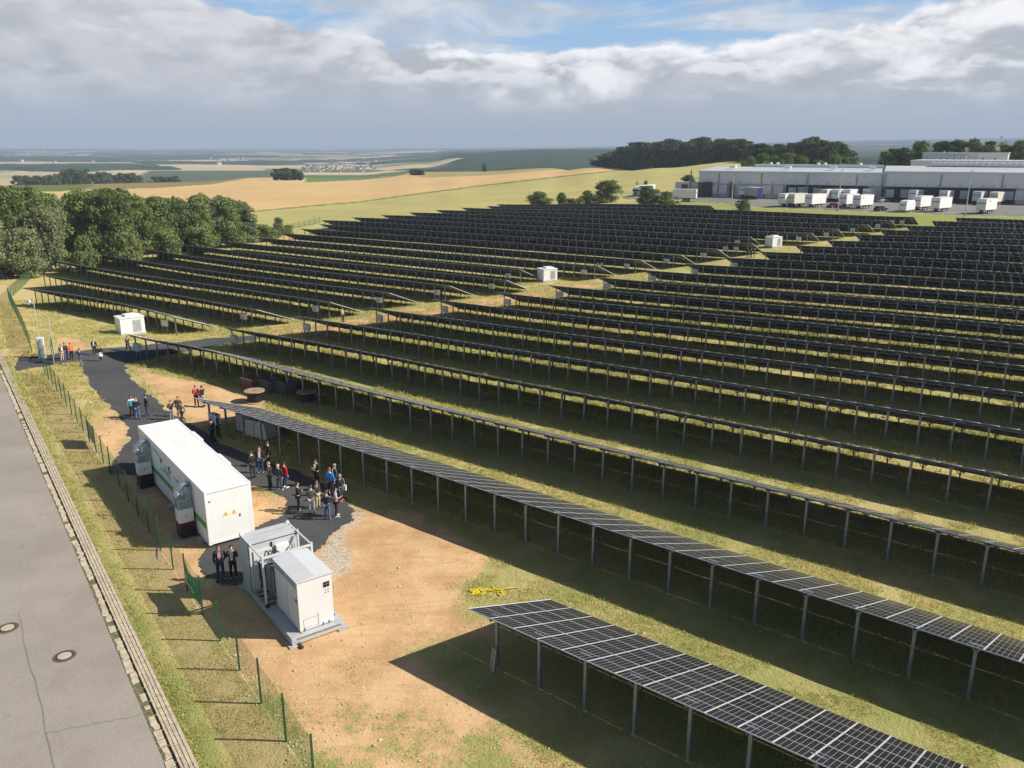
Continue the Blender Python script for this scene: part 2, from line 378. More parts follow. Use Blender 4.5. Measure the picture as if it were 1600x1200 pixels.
def ground_arrays(X, Y):
    R = np.hypot(X, Y)
    sand = np.full(X.shape, -9.0); grav = np.full(X.shape, -9.0)
    m = (R < 210)
    x, y = X[m], Y[m]
    s = np.full(x.shape, -9.0)
    for P in (SAND1, SAND2, SAND3, SAND4, SAND5, SAND6, SAND7): s = np.maximum(s, sdist(x, y, P))
    # worn, half-green zone toward the bottom of the frame
    px, py = vproj(x, y, np.zeros_like(x))
    s = np.where((py > 1035) & (px > 500), np.minimum(s, .75 - (py-1035)/330), s)
    sand[m] = s; grav[m] = sdist(x, y, GRAV)
    fd = fence_d(X, Y); dry = np.zeros(X.shape)
    along = (X-FA[0])*FD[0] + (Y-FA[1])*FD[1]
    verge = (fd > 0) & (fd < 4.2) & (along > -6)
    dry = np.where(verge, np.clip(1.05 - np.abs(fd-1.0)/1.1, -.15, 1), dry)
    dry = np.where((fd > 0) & (along <= -6), .75, dry)
    dry = np.where((fd <= 0) & (fd > -7) & (along > 3) & (along < 60), .30, dry)
    pxa, pya = vproj(X, Y, hgt(X, Y))
    dry = np.where((pxa < 55) & (pya > 430) & (pya < 560) & (R < 260), .9, dry)
    dry = np.where((pxa < 90) & (pya <= 445) & (pya > 385) & (R < 260), .25, dry)
    dry = np.where((py_ := pya) > 1400, dry, dry)
    inrows = (X*NV[0]+Y*NV[1] > 20) & (X*TV[0]+Y*TV[1] > -200)
    dry = np.where(inrows & (fd < -1) & (dry == 0), -.16 + .52*fbm(X, Y, .06, 2, 5), dry)
    dry = np.where((pxa > 1060) & (R > 195) & (R < 300) & ~inpoly(X, Y, YARD) & (X*NV[0]+Y*NV[1] > 205), -.75, dry)
    return sand, grav, dry, pxa, pya, R
def fields(X, Y, Z, px, py, R):
    """real crop colours of the fields; alpha 1 = field"""
    col = np.zeros(X.shape + (4,))
    n1 = fbm(X, Y, 1/60., 4, 3)
    # end of the solar site: rows 22 and the left-end line
    dn = X*NV[0]+Y*NV[1]; at = X*TV[0]+Y*TV[1]
    yel = (R > 150) & ((dn > 236) | (at < -192 + np.where(dn < 140, -25, 0)) | ((dn > 215) & (at < -186)))
    yard = inpoly(X, Y, YARD)
    yel &= ~yard & ~((R < 330) & (px > 780) & (dn > 236) & (R < np.interp(px, [780, 960, 1060, 1650], [305, 318, 345, 400])))
    yel &= (px > 150) | (R > 300)
    cy = np.array([.48, .43, .17]); co = np.array([.64, .44, .21]); cg = np.array([.16, .19, .05]); cb = np.array([.33, .27, .12]); cgg = np.array([.14, .24, .05])
    stripe = vn(X*.8+Y*.6, (Y*.8-X*.6)*.05, .11, 4)
    c = cy*(.80+.24*n1+.16*stripe)[..., None]
    yb = np.interp(px, [-400, 0, 300, 400, 480, 560, 660, 760, 850, 960, 1040, 1100, 1400], [350, 345, 336, 330.5, 322.5, 315.5, 302, 289.5, 279, 267, 258.5, 246, 225])
    yb = yb + (vn(X, Y, .02, 8)-.5)*1.0
    org = py < yb; c = np.where(org[..., None], co*(.90+.18*n1)[..., None], c)
    c = np.where((np.abs(py-yb) < .9)[..., None] & (px < 1000)[..., None], cg*1.2, c)
    c = np.where((inpoly(px, py, [(475,285),(482,275.5),(560,273),(640,271.5),(606,277.5),(562,281.5)]))[..., None], cgg, c)
    c = np.where((inpoly(px, py, [(640,272),(668,267),(800,262),(940,257),(940,262),(850,266.5),(760,274),(660,278)]))[..., None], cb*1.15, c)
    c = np.where((inpoly(px, py, [(-300,288),(60,284),(170,281),(380,280),(330,288),(240,294),(140,296),(60,300),(-300,310)]))[..., None], cb*.8, c)
    c = np.where((inpoly(px, py, [(30,286),(112,283),(150,290),(120,298),(40,300)]))[..., None], cg*.9, c)
    # beyond the ridge: parcels on a slanting grid
    far = R > 1050
    a = X*.93+Y*.36 + 120*fbm(X, Y, 1/900., 2, 9); b = Y*.93-X*.36 + 120*fbm(X, Y, 1/900., 2, 12)
    ia = np.floor(a/270); ib = np.floor(b/210); h = _G[(ia*7+ib*13).astype(int) & 255, (ia*3-ib*5).astype(int) & 255]
    pal = np.array([[.62,.46,.27],[.55,.42,.25],[.10,.15,.06],[.15,.20,.08],[.58,.47,.27],[.08,.12,.05],[.34,.31,.16],[.42,.34,.20],[.50,.42,.26],[.09,.12,.06]])
    pc = pal[(h*9.99).astype(int)]
    c = np.where(far[..., None], pc, c)
    col[..., :3] = c; col[..., 3] = np.where(yel | far | (R > 420), 1.0, 0.0)
    return col
YARD = [AR(972, 326), AR(1000, 352), AR(1095, 345), AR(1250, 345), AR(1400, 345), AR(1750, 345), AR(1750, 262), AR(1640, 261), AR(1520, 257), AR(1400, 261), AR(1290, 266), AR(1190, 273), AR(1130, 288), AR(1060, 299), AR(1000, 306), AR(976, 314)]

tA = np.radians(np.arange(-75, 75.01, .25))
rad = [9.0]
while rad[-1] < 320: rad.append(rad[-1]*1.0062)
while rad[-1] < 13500: rad.append(rad[-1]*1.0135)
rad = np.array(rad); AA, RR = np.meshgrid(tA, rad)
GX = RR*np.sin(AA); GY = RR*np.cos(AA); GZ = hgt(GX, GY)
GZ = GZ + np.where(RR < 300, (fbm(GX, GY, .6, 3, 2)-.5)*.04, 0)
fdg = fence_d(GX, GY)
rdm = (fdg > 2.6) & (fdg < 12) & (RR < 320)
GZ = np.where(rdm, hgt(GX, GY) - .05, GZ)                    # bed for the road sheet
def gridmesh(name, X, Y, Z, mats, mask=None):
    nr, nc = X.shape; V = np.stack([X, Y, Z], -1).reshape(-1, 3)
    idx = np.arange(nr*nc).reshape(nr, nc)
    Q = np.stack([idx[:-1,:-1], idx[:-1,1:], idx[1:,1:], idx[1:,:-1]], -1)
    if mask is not None:
        Q = Q[mask]
        used = np.unique(Q); mp = np.full(nr*nc, -1); mp[used] = np.arange(len(used)); Q = mp[Q]; V = V[used]
        me = npmesh(name, V, Q.reshape(-1, 4), mats, True); return me, used
    return npmesh(name, V, Q.reshape(-1, 4), mats, True), None
s_, g_, d_, px_, py_, R2 = ground_arrays(GX, GY)
fc_ = fields(GX, GY, GZ, px_, py_, R2)

def ground_colour(n, fine_scale=1.0):
    """shared node set: grass / straw / sand mix from the ground masks"""
    geo = n.new('ShaderNodeNewGeometry').outputs['Position']
    at = n.new('ShaderNodeAttribute', attribute_name='mask'); s = n.new('ShaderNodeSeparateColor'); n.l.new(at.outputs['Color'], s.inputs[0])
    fa = n.new('ShaderNodeAttribute', attribute_name='field')
    sand, grav, dry = s.outputs[0], s.outputs[1], s.outputs[2]
    nA = n.noise(geo, .35, 6, .62); nB = n.noise(geo, 2.2, 6, .68); nC = n.noise(geo, 9.0, 5, .7); nD = n.noise(geo, .06, 3, .5)
    nmix = n.m('ADD', n.m('ADD', n.m('MULTIPLY', nA, .42), n.m('MULTIPLY', nB, .36)), n.m('MULTIPLY', nC, .22))
    # straw versus green
    dv = n.m('ADD', n.m('ADD', n.m('MULTIPLY', n.m('SUBTRACT', dry, .5), 1.7), n.m('MULTIPLY', n.m('SUBTRACT', nmix, .5), 2.6)), n.m('MULTIPLY', n.m('SUBTRACT', nD, .5), 1.0))
    strawf = n.ss(dv, -.40, .52)
    green = n.mix(nC, (.21, .25, .062), (.39, .42, .135))
    straw = n.mix(nB, (.50, .40, .165), (.74, .60, .29))
    gr = n.mix(strawf, green, straw)
    soilm = n.ss(n.m('ADD', nB, n.m('MULTIPLY', nC, .3)), .64, .78)
    gr = n.mix(n.m('MULTIPLY', soilm, .30), gr, (.22, .15, .08))
    # sand: stored as metres inside the worn area, edge broken up by noise
    sv = n.m('ADD', n.m('MULTIPLY', n.m('SUBTRACT', sand, .5), 8.0), n.m('MULTIPLY', n.m('SUBTRACT', nmix, .52), 7.5))
    sf = n.ss(sv, -.35, .45)
    sandc = n.mix(n.ss(nA, .35, .65), (.50, .30, .15), (.67, .445, .24))
    sandc = n.mix(n.m('MULTIPLY', n.ss(nC, .45, .72), .5), sandc, (.62, .46, .27))
    mp = n.new('ShaderNodeMapping'); n.put(mp.inputs[0], geo); mp.inputs['Rotation'].default_value = (0, 0, R_(-52)); mp.inputs['Scale'].default_value = (.35, 1.9, 1)
    rut = n.noise(mp.outputs[0], 1.0, 5, .6, 1.8)
    sandc = n.mix(n.m('MULTIPLY', n.ss(rut, .50, .70), .34), sandc, (.36, .215, .10))
    clod = n.noise(geo, 26.0, 3, .7); sandc = n.mix(n.m('MULTIPLY', n.ss(clod, .58, .75), .45), sandc, (.33, .20, .10))
    vor = n.new('ShaderNodeTexVoronoi'); n.put(vor.inputs['Vector'], geo); vor.inputs['Scale'].default_value = 5.5
    peb = n.m('MULTIPLY', n.m('LESS_THAN', vor.outputs['Distance'], .17), n.ss(nB, .45, .62))
    sandc = n.mix(n.m('MULTIPLY', peb, .8), sandc, (.70, .62, .48))
    c = n.mix(sf, gr, sandc)
    c = n.mix(n.m('MULTIPLY', peb, n.m('MULTIPLY', n.m('SUBTRACT', 1.0, sf), .22)), c, (.7, .65, .5))
    # pale gravel spill
    vg = n.new('ShaderNodeTexVoronoi'); n.put(vg.inputs['Vector'], geo); vg.inputs['Scale'].default_value = 9
    gravc = n.mix(vg.outputs['Distance'], (.62, .53, .42), (.22, .17, .12)); gc2 = n.new('ShaderNodeSeparateColor'); n.l.new(vg.outputs['Color'], gc2.inputs[0])
    gravc = n.mix(n.m('MULTIPLY', gc2.outputs[0], .6), gravc, (.72, .62, .50))
    gv = n.ss(n.m('ADD', n.m('MULTIPLY', n.m('SUBTRACT', grav, .5), 8.0), n.m('MULTIPLY', n.m('SUBTRACT', nmix, .5), 4)), -.3, .3)
    c = n.mix(gv, c, gravc)
    nf = n.noise(geo, .05, 6, .6); fcol = n.mix(n.m('MULTIPLY', n.ss(nf, .3, .7), .3), fa.outputs['Color'], n.mix(1.0, fa.outputs['Color'], (.72, .76, .70), 'MULTIPLY'))
    c = n.mix(fa.outputs['Alpha'], c, fcol)
    return c, geo, nB, nC, nA, sf
gm = bpy.data.materials.new('grass_and_sand_ground'); gm.use_nodes = True; n = NT(gm.node_tree); b = n.n['Principled BSDF']
c, geo, nB, nC, nA, sf = ground_colour(n)
n.put(b.inputs['Base Color'], c); b.inputs['Roughness'].default_value = .95; b.inputs['Specular IOR Level'].default_value = .1
bp = n.new('ShaderNodeBump'); bp.inputs['Distance'].default_value = .22
n.put(bp.inputs['Strength'], n.m('SUBTRACT', .75, n.m('MULTIPLY', sf, .45)))
n.put(bp.inputs['Height'], n.m('ADD', n.m('MULTIPLY', nC, .55), n.m('MULTIPLY', nB, .8))); n.l.new(bp.outputs[0], b.inputs['Normal'])
def masks(me, sand, grav, dry, field=None):
    a = me.color_attributes.new('mask', 'FLOAT_COLOR', 'POINT')
    arr = np.stack([np.clip(sand/8+.5, 0, 1), np.clip(grav/8+.5, 0, 1), np.clip(dry*.5+.5, 0, 1), np.ones_like(sand)], -1).astype(np.float32)
    a.data.foreach_set('color', arr.ravel())
    f = me.color_attributes.new('field', 'FLOAT_COLOR', 'POINT')
    f.data.foreach_set('color', (field if field is not None else np.zeros(sand.shape+(4,))).astype(np.float32).ravel())
me, _ = gridmesh('ground', GX, GY, GZ, gm)
masks(me, s_, g_, d_, fc_)
addobj('ground', me, kind='structure')

# far woods: canopies raised on the far terrain
wm = bpy.data.materials.new('far_canopy'); wm.use_nodes = True; n = NT(wm.node_tree); b = n.n['Principled BSDF']
geo = n.new('ShaderNodeNewGeometry').outputs['Position']
n.put(b.inputs['Base Color'], n.mix(n.ss(n.noise(geo, .035, 5, .6), .3, .7), (.016, .036, .020), (.055, .090, .042))); b.inputs['Roughness'].default_value = .95; b.inputs['Specular IOR Level'].default_value = .05
fm = RR > 1500
wn = fbm(GX+.6*GY, GY*.75-GX*.3, 1/520., 4, 31)
thr = np.interp(px_.clip(-600, 2200), [-600, 0, 500, 680, 760, 930, 1200, 1600, 2200], [.59, .59, .58, .50, .30, .30, .44, .47, .47])
thr = np.where((RR > 3400) & (px_ < 760), .57, thr)
wood = fm & (wn > thr)
vill = (np.abs(px_-525) < 30) & (RR > 1500) & (RR < 3300) & (py_ > 255) & (py_ < 275)
wood &= ~vill
hgtw = np.clip((wn-thr)*200, 0, 8) * (.75+.5*fbm(GX, GY, 1/45., 3, 40))
hgtw = np.where(wood, hgtw, -2)
cell = wood[:-1,:-1] | wood[:-1,1:] | wood[1:,1:] | wood[1:,:-1]
me, _ = gridmesh('far_woods', GX, GY, GZ+hgtw, wm, cell)
addobj('far_woods', me, kind='stuff', label='dark green woods covering the far valley and hills', cat='woods')

# ------------------------------------------------------------------ sheets: gravel path, asphalt road, yard
def sheet(name, poly, cell, z, m_, wob=.25, ws=1.3, maxr=400):
    P = np.array(poly); x0, y0 = P.min(0)-.5; x1, y1 = P.max(0)+.5
    xs = np.arange(x0, x1, cell); ys = np.arange(y0, y1, cell); X, Y = np.meshgrid(xs, ys)
    wx = (fbm(X, Y, ws, 3, 50)-.5)*2*wob; wy = (fbm(X, Y, ws, 3, 61)-.5)*2*wob
    ins = inpoly(X+wx, Y+wy, P); cellm = ins[:-1,:-1] & ins[1:,1:] & ins[:-1,1:] & ins[1:,:-1]
    rr, cc_ = np.where(cellm)
    if len(rr) == 0: return None
    # heights on a coarse lattice (terrain is smooth)
    cx = np.arange(x0, x1+4, 4.0); cy = np.arange(y0, y1+4, 4.0); CX, CY = np.meshgrid(cx, cy); CZ = hgt(CX, CY)
    fx = (X-x0)/4; fy = (Y-y0)/4; ix = np.clip(fx.astype(int), 0, len(cx)-2); iy = np.clip(fy.astype(int), 0, len(cy)-2); fx -= ix; fy -= iy
    Z = (CZ[iy,ix]*(1-fx)+CZ[iy,ix+1]*fx)*(1-fy)+(CZ[iy+1,ix]*(1-fx)+CZ[iy+1,ix+1]*fx)*fy + z
    me, used = gridmesh(name, X+(rng.random(X.shape)-.5)*cell*.4, Y+(rng.random(X.shape)-.5)*cell*.4, Z, m_, cellm)
    return addobj(name, me, kind='structure')
def road_mat(name, lo, hi, scale, crack=False, grit=.3):
    m_ = bpy.data.materials.new(name); m_.use_nodes = True; n = NT(m_.node_tree); b = n.n['Principled BSDF']
    geo = n.new('ShaderNodeNewGeometry').outputs['Position']
    a_ = n.noise(geo, scale*.12, 5, .6); f_ = n.noise(geo, scale*6, 4, .7)
    c = n.mix(n.ss(a_, .3, .7), lo, hi); c = n.mix(n.m('MULTIPLY', n.ss(f_, .35, .7), grit), c, tuple(min(1, v*1.5) for v in hi))
    vo = n.new('ShaderNodeTexVoronoi'); n.put(vo.inputs['Vector'], geo); vo.inputs['Scale'].default_value = 4.5 if not crack else 14
    spk = n.m('MULTIPLY', n.m('LESS_THAN', vo.outputs['Distance'], .13), n.m('GREATER_THAN', n.noise(geo, 3, 3), .56))
    c = n.mix(n.m('MULTIPLY', spk, .55), c, (.45, .42, .36) if not crack else tuple(v*.6 for v in lo))
    if crack:
        pt = n.ss(n.noise(geo, .28, 4, .55, .8), .48, .62); c = n.mix(n.m('MULTIPLY', pt, .30), c, (.27, .225, .20)); tr = n.ss(n.noise(geo, 5.0, 6, .75), .62, .75); c = n.mix(n.m('MULTIPLY', tr, .5), c, (.20, .175, .155))
        st = n.ss(n.noise(geo, .9, 6, .65, .4), .60, .74); c = n.mix(n.m('MULTIPLY', st, .35), c, tuple(v*.55 for v in lo))
    n.put(b.inputs['Base Color'], c); b.inputs['Roughness'].default_value = .9; b.inputs['Specular IOR Level'].default_value = .2
    bp = n.new('ShaderNodeBump'); bp.inputs['Distance'].default_value = .03; bp.inputs['Strength'].default_value = .5
    n.put(bp.inputs['Height'], f_); n.l.new(bp.outputs[0], b.inputs['Normal']); return m_
PATHM = road_mat('dark_gravel', (.060, .062, .066), (.082, .084, .088), 2.0, False, .22)
ROADM = road_mat('worn_asphalt', (.28, .252, .222), (.345, .312, .275), 1.2, True, .15)
YARDM = road_mat('yard_asphalt', (.17, .17, .165), (.23, .225, .215), .4, True, .1)
sheet('gravel_path', gp(GRASSY_PATH), .14, .055, PATHM, .35, .9)
sheet('yard', YARD, 2.0, .06, YARDM, .5, .1)
# loose stones: along the path edges, on the sand and at the fence foot
_sv, _sf = [], []
def _stone(x, y, s):
    z = h1(x, y)+.03 if s > .09 else STZ(x, y); k = len(_sv); a_ = random.uniform(0, 6.28)
    for i_ in range(5): _sv.append((x+s*random.uniform(.7, 1.2)*math.cos(a_+i_*1.257), y+s*random.uniform(.7, 1.2)*math.sin(a_+i_*1.257), z-.01))
    _sv.append((x+random.uniform(-.3, .3)*s, y, z+s*random.uniform(.5, .9)))
    for i_ in range(5): _sf.append((k+i_, k+(i_+1) % 5, k+5))
_cx = np.arange(-60, 12, 3.0); _cy = np.arange(20, 100, 3.0); _CX, _CY = np.meshgrid(_cx, _cy); _CZ = hgt(_CX, _CY)
def STZ(x, y):
    i_ = int(min(max((x+60)/3, 0), len(_cx)-2)); j_ = int(min(max((y-20)/3, 0), len(_cy)-2)); fx = (x-_cx[i_])/3; fy = (y-_cy[j_])/3
    return float((_CZ[j_,i_]*(1-fx)+_CZ[j_,i_+1]*fx)*(1-fy)+(_CZ[j_+1,i_]*(1-fx)+_CZ[j_+1,i_+1]*fx)*fy)+.03
_PP = gp(GRASSY_PATH); random.seed(9)
for i_ in range(len(_PP)):
    a_, b_ = np.array(_PP[i_-1]), np.array(_PP[i_]); L = np.linalg.norm(b_-a_)
    if L > 45: continue
    for _ in range(int(L*16)):
        q = a_+(b_-a_)*random.random()+np.array([random.gauss(0, .28), random.gauss(0, .28)])
        if fence_d(q[0], q[1]) < 2.5 and q[1] < 95: _stone(q[0], q[1], random.uniform(.018, .05))
for _ in range(2600):
    x, y = random.uniform(-24, 6), random.uniform(22, 62)
    if fence_d(x, y) < -.2 and (x*NV[0]+y*NV[1] < 33): _stone(x, y, random.uniform(.015, .05) if random.random() > .02 else .085)
for _ in range(900):
    a_ = random.uniform(4, 66); q = FA+FD*a_+FN*random.gauss(-.1, .35); _stone(q[0], q[1], random.uniform(.02, .06))
tag(addobj('loose_stones', npmesh('loose_stones', _sv, _sf, mat('loose_stone', (.52, .46, .37), .9, 0, .35, 2), n=3), kind='stuff'), 'small pale stones scattered over the sand and along the path edges', 'stones')
# light paving strip along the near side of the yard
K0 = np.array([-54.38, 85.61]); K1 = np.array([-10.74, 23.77]); KD = (K1-K0)/np.linalg.norm(K1-K0); KN = np.array([KD[1], -KD[0]])
if KN @ np.array([-1., 0.]) < 0: KN = -KN                     # toward the road
def kp(a, o): q = K0 + KD*a + KN*o; return q
A0, A1 = -110.0, 115.0
def strip(name, o0, o1, a0, a1, z, m_, step=2.0):
    m = MB(); aa = np.arange(a0, a1+.01, step)
    pts = [[(*kp(a, o), h1(*kp(a, o))+z) for o in (o0, (o0+o1)/2, o1)] for a in aa]
    for i in range(len(aa)-1):
        for j in range(2): m.quad([pts[i][j], pts[i][j+1], pts[i+1][j+1], pts[i+1][j]])
    return m.build(name, m_, kind='structure')
strip('road', .92, 9.5, A0, A1, .02, ROADM)
SEAM = mat('road_seam', (.205, .184, .162), .9)
m = MB()
for i in range(90):                                            # tarred seam along the carriageway, wavering slightly
    a = 50+i*.5; fo = lambda a_: 4.05+.04*math.sin(a_*.9)+.02*math.sin(a_*2.7); w = .016+.010*random.random()
    q = [kp(a, fo(a)-w), kp(a, fo(a)+w), kp(a+.5, fo(a+.5)+w), kp(a+.5, fo(a+.5)-w)]; m.quad([(*p, .026) for p in q])
for (a, o0, o1, sl) in ((71.6, 1.0, 4.1, -.9),):  # cross cracks
    k = 22; pr_ = None
    for i in range(k+1):
        o = o0+(o1-o0)*i/k; aa = a+sl*(i/k)+.10*(random.random()-.5); w = .012+.012*random.random()
        if pr_: q = [kp(pr_[0]-w, pr_[1]), kp(pr_[0]+w, pr_[1]), kp(aa+w, o), kp(aa-w, o)]; m.quad([(*p, .026) for p in q])
        pr_ = (aa, o)
m.build('road_seam', SEAM, kind='structure')
# kerb: gutter stones, thin kerb edge and three rows of setts
KST = mat('kerb_stone', (.50, .43, .32), .9, 0, .2, 4, .4, 12); KGAP = mat('kerb_joint', (.15, .14, .07), .95, 0, .4, 6)
strip('kerb_bed', 0, .94, A0, A1, .024, KGAP)
m = MB(); a = 0.0
def stone(a, o, la, lo, z0, z1, jit=.02):
    if a > A1-2: return
    c4 = []; hz = h1(*kp(a+la/2, o+lo/2))
    for da, do in ((0,0),(la,0),(la,lo),(0,lo)):
        c4.append(kp(a+da+random.uniform(-jit, jit), o+do+random.uniform(-jit, jit)))
    k = len(m.v)
    for q in c4: m.v.append((*q, hz+z0))
    cen = sum(c4)/4
    for q in c4: q2 = cen+(q-cen)*.93; m.v.append((*q2, hz+z1))
    for q in ((4,5,6,7),(0,1,5,4),(1,2,6,5),(2,3,7,6),(3,0,4,7)): m.f.append(tuple(k+i for i in q)); m.mi.append(0); m.uv.append(None)
a = 10.0
while a < A1-2:
    la = random.choice((.28, .35, .45, .6)); 
    if random.random() > .13: stone(a, .62+random.uniform(-.02, .04), la-.05, .27+random.uniform(-.06, .03), .02, .045, .03)
    a += la
a = 0.0
while a < A1-2: stone(a, .46, .96, .09, .0, .105, .004); a += 1.0
for r in range(3):
    a = 0.0
    while a < A1-2:
        la = random.uniform(.16, .26); stone(a, .02+.145*r, la-.02, .125, .0, .085+random.uniform(-.008, .008), .006); a += la
m.build('kerb', KST, kind='structure')
# manholes
def manhole(x, y, lab):
    p = G(x, y); r = empty('manhole_cover', (p[0], p[1], p[2]+.022), 0, lab, 'manhole cover', 'manhole covers in the road')
    MB().cyl((0,0,0), (0,0,.012), .46, .45, 28).build('asphalt_collar', mat('collar', (.12,.10,.085), .9), r)
    MB().cyl((0,0,.012), (0,0,.022), .37, .36, 28).build('frame', mat('cast_iron', (.09,.065,.05), .7, .3, .2, 8), r)
    MB().cyl((0,0,.022), (0,0,.031), .27, .265, 24).build('lid', mat('concrete_lid', (.46,.40,.31), .8, 0, .12, 6), r)
manhole(12, 982, 'round manhole cover in the asphalt nearest the left picture edge')
manhole(101, 1026, 'round manhole cover with pale lid in the middle of the lane nearest the kerb')
# ------------------------------------------------------------------ solar rows
TILT = R_(21.2); DEP = 5.75; HI = 2.6; MW = 1.15; PSP = 2.15
ca, sa = math.cos(TILT), math.sin(TILT)
def rp(k, a, d=0.0):
    q = NV*(edge_d(k)+d) + TV*a; return q
def rpx(k, a):
    q = rp(k, a); return vproj(q[0], q[1], 2.6)[0]
def arange_row(p): return p[0]*TV[0]+p[1]*TV[1]
NUMS = ['zeroth','first','second','third','fourth','fifth','sixth','seventh','eighth','ninth','tenth','eleventh','twelfth','thirteenth','fourteenth','fifteenth','sixteenth','seventeenth','eighteenth','nineteenth','twentieth','twenty-first','twenty-second']
# post meshes
m = MB(); m.box((0,0,1.03), (.12,.014,2.66)); m.box((0,-.055,1.03), (.12,.014,2.66)); m.box((0,.055,1.03), (.12,.014,2.66))
m.bar((0,0,2.02), (-.20,0,2.33), .05); m.bar((0,0,2.02), (.20,0,2.33), .05); m.box((0,0,2.345), (.50,.07,.05))
POST = m.mesh('post', STEEL)
m = MB(); m.box((0,0,.36), (.09,.012,1.32)); m.box((0,-.045,.36), (.08,.012,1.32)); m.box((0,.045,.36), (.08,.012,1.32)); m.bar((0,0,.72), (-.28,0,1.02), .04); m.bar((0,0,.72), (.28,0,1.02), .04)
RPOST = m.mesh('rear_post', DSTEEL)
# one module: frame tray + glass with cell grid
MLEN = (DEP/ca - .05)/3 - .012
m = MB(); fw = .019; x0, x1, y0, y1 = 0, MW-.014, 0, MLEN; t0, t1 = -.035, 0
m.quad([(x0+fw,y0+fw,-.003),(x1-fw,y0+fw,-.003),(x1-fw,y1-fw,-.003),(x0+fw,y1-fw,-.003)], 0, [(0,0),(1,0),(1,1),(0,1)])
m.quad([(x0+fw,y0+fw,-.012),(x0+fw,y1-fw,-.012),(x1-fw,y1-fw,-.012),(x1-fw,y0+fw,-.012)], 1)
for c_, d_3 in ((((x0+x1)/2, y0+fw/2, (t0+t1)/2), (x1-x0, fw, t1-t0)), (((x0+x1)/2, y1-fw/2, (t0+t1)/2), (x1-x0, fw, t1-t0)), ((x0+fw/2, (y0+y1)/2, (t0+t1)/2), (fw, y1-y0-2*fw, t1-t0)), ((x1-fw/2, (y0+y1)/2, (t0+t1)/2), (fw, y1-y0-2*fw, t1-t0))):
    m.box(c_, d_3, 0, 2)
MODULE = m.mesh('solar_module', [SOLAR, BACK, ALU])
MODV = np.array([v.co[:] for v in MODULE.vertices]); MODF = [tuple(p.vertices) for p in MODULE.polygons]
MODMI = [p.material_index for p in MODULE.polygons]
MODUV = [[MODULE.uv_layers[0].data[li].uv[:] for li in p.loop_indices] for p in MODULE.polygons]
def solar_row(k, a0, a1, label, detail, group, wood=False):
    aa = np.arange(0, (a1-a0)+20, .5)
    # smoothed ground line under the high edge
    na = max(2, int(math.ceil((a1-a0)/MW))); a1 = a0+na*MW
    s = np.linspace(a0, a1, max(3, int((a1-a0)/4)+1)); P = [rp(k, q, .6) for q in s]
    gz = hgt(np.array([p[0] for p in P]), np.array([p[1] for p in P]))
    zed = lambda a: float(np.interp(a, s, gz))
    org = rp(k, a0); root = empty('solar_panel_row', (org[0], org[1], zed(a0)), 0, label, 'solar panels', group)
    O = Vector(root.location)
    T3 = lambda a: Vector((TV[0], TV[1], (zed(min(a+MW, a1))-zed(a))/MW)).normalized()
    def P3(a, d, up): q = rp(k, a, d); return Vector((q[0], q[1], zed(a)+up)) - O
    top = HI
    # modules
    ind = set()
    if detail:
        cand = []
        for i in range(na):
            q = rp(k, a0+i*MW); r = math.hypot(*q); x = rpx(k, a0+i*MW)
            vis = -60 < x < 1700
            for j in range(3): cand.append((not vis, r+j*.01, i, j))
        cand.sort(); ind = {(c[2], c[3]) for c in cand[:100]}
    V = []; Fq = []; MI = []; UV = []
    step = 1 if k <= 6 else 1
    for i in range(na):
        a = a0+i*MW; tx = T3(a+.01); dn = Vector((NV[0]*ca, NV[1]*ca, -sa)); nz = tx.cross(dn).normalized()
        if nz.z < 0: nz = -nz
        dn = (dn - tx*dn.dot(tx)).normalized(); base = P3(a, 0, top)
        for j in range(3):
            o = base + dn*(j*(MLEN+.020)) ; M = Matrix(((tx.x,dn.x,nz.x,o.x),(tx.y,dn.y,nz.y,o.y),(tx.z,dn.z,nz.z,o.z),(0,0,0,1)))
            if (i, j) in ind:
                ob = bpy.data.objects.new('solar_module', MODULE); COL.objects.link(ob); ob.parent = root; ob.matrix_local = M
            else:
                A = np.array(M.to_3x3()); bidx = len(V)*0
                V.append(MODV @ A.T + np.array(o)); Fq.append(1)
    if V:
        nv = len(MODV); allv = np.concatenate(V); nf = len(MODF); cnt = len(V)
        F0 = np.array(MODF); Fa = (F0[None]+np.arange(cnt)[:,None,None]*nv).reshape(-1, 4)
        me = npmesh('solar_module', allv, Fa, [SOLAR, BACK, ALU])
        me.polygons.foreach_set('material_index', np.tile(np.array(MODMI, np.int32), cnt))
        ul = me.uv_layers.new(name='UVMap'); ul.data.foreach_set('uv', np.tile(np.array([c for f in MODUV for uv in f for c in uv], np.float32), cnt))
        addobj('solar_module', me, root, kind='stuff')
    # purlins and rafters
    m = MB(); ss = np.arange(a0, a1+.01, PSP*2); 
    if ss[-1] < a1-.1: ss = np.append(ss, a1)
    for d in (.35, 1.9, 3.6, 5.2):
        for q0, q1 in zip(ss[:-1], ss[1:]):
            m.bar(P3(q0, d, top-.075-d*math.tan(TILT)), P3(q1, d, top-.075-d*math.tan(TILT)), .05, .07)
    pa = np.arange(a0+1.0, a1-.3, PSP)
    for q in pa: m.bar(P3(q, .15, top-.155-.15*math.tan(TILT)), P3(q, 5.3, top-.155-5.3*math.tan(TILT)), .05, .09)
    m.bar(P3(a0-.012, 0, top-.02), P3(a0-.012, DEP, top-.02-DEP*math.tan(TILT)), .02, .06, 1)
    m.bar(P3(a1+.0, 0, top-.02), P3(a1+.0, DEP, top-.02-DEP*math.tan(TILT)), .02, .06, 1)
    rear_sep = (k <= 12)
    rz = math.atan2(TV[1], TV[0])
    if not rear_sep:
        for q in pa: m.bar(P3(q, 4.1, -.3), P3(q, 4.1, 1.0), .09)
    m.build('mounting_frame', [DSTEEL, ALU], root)
    posts = []
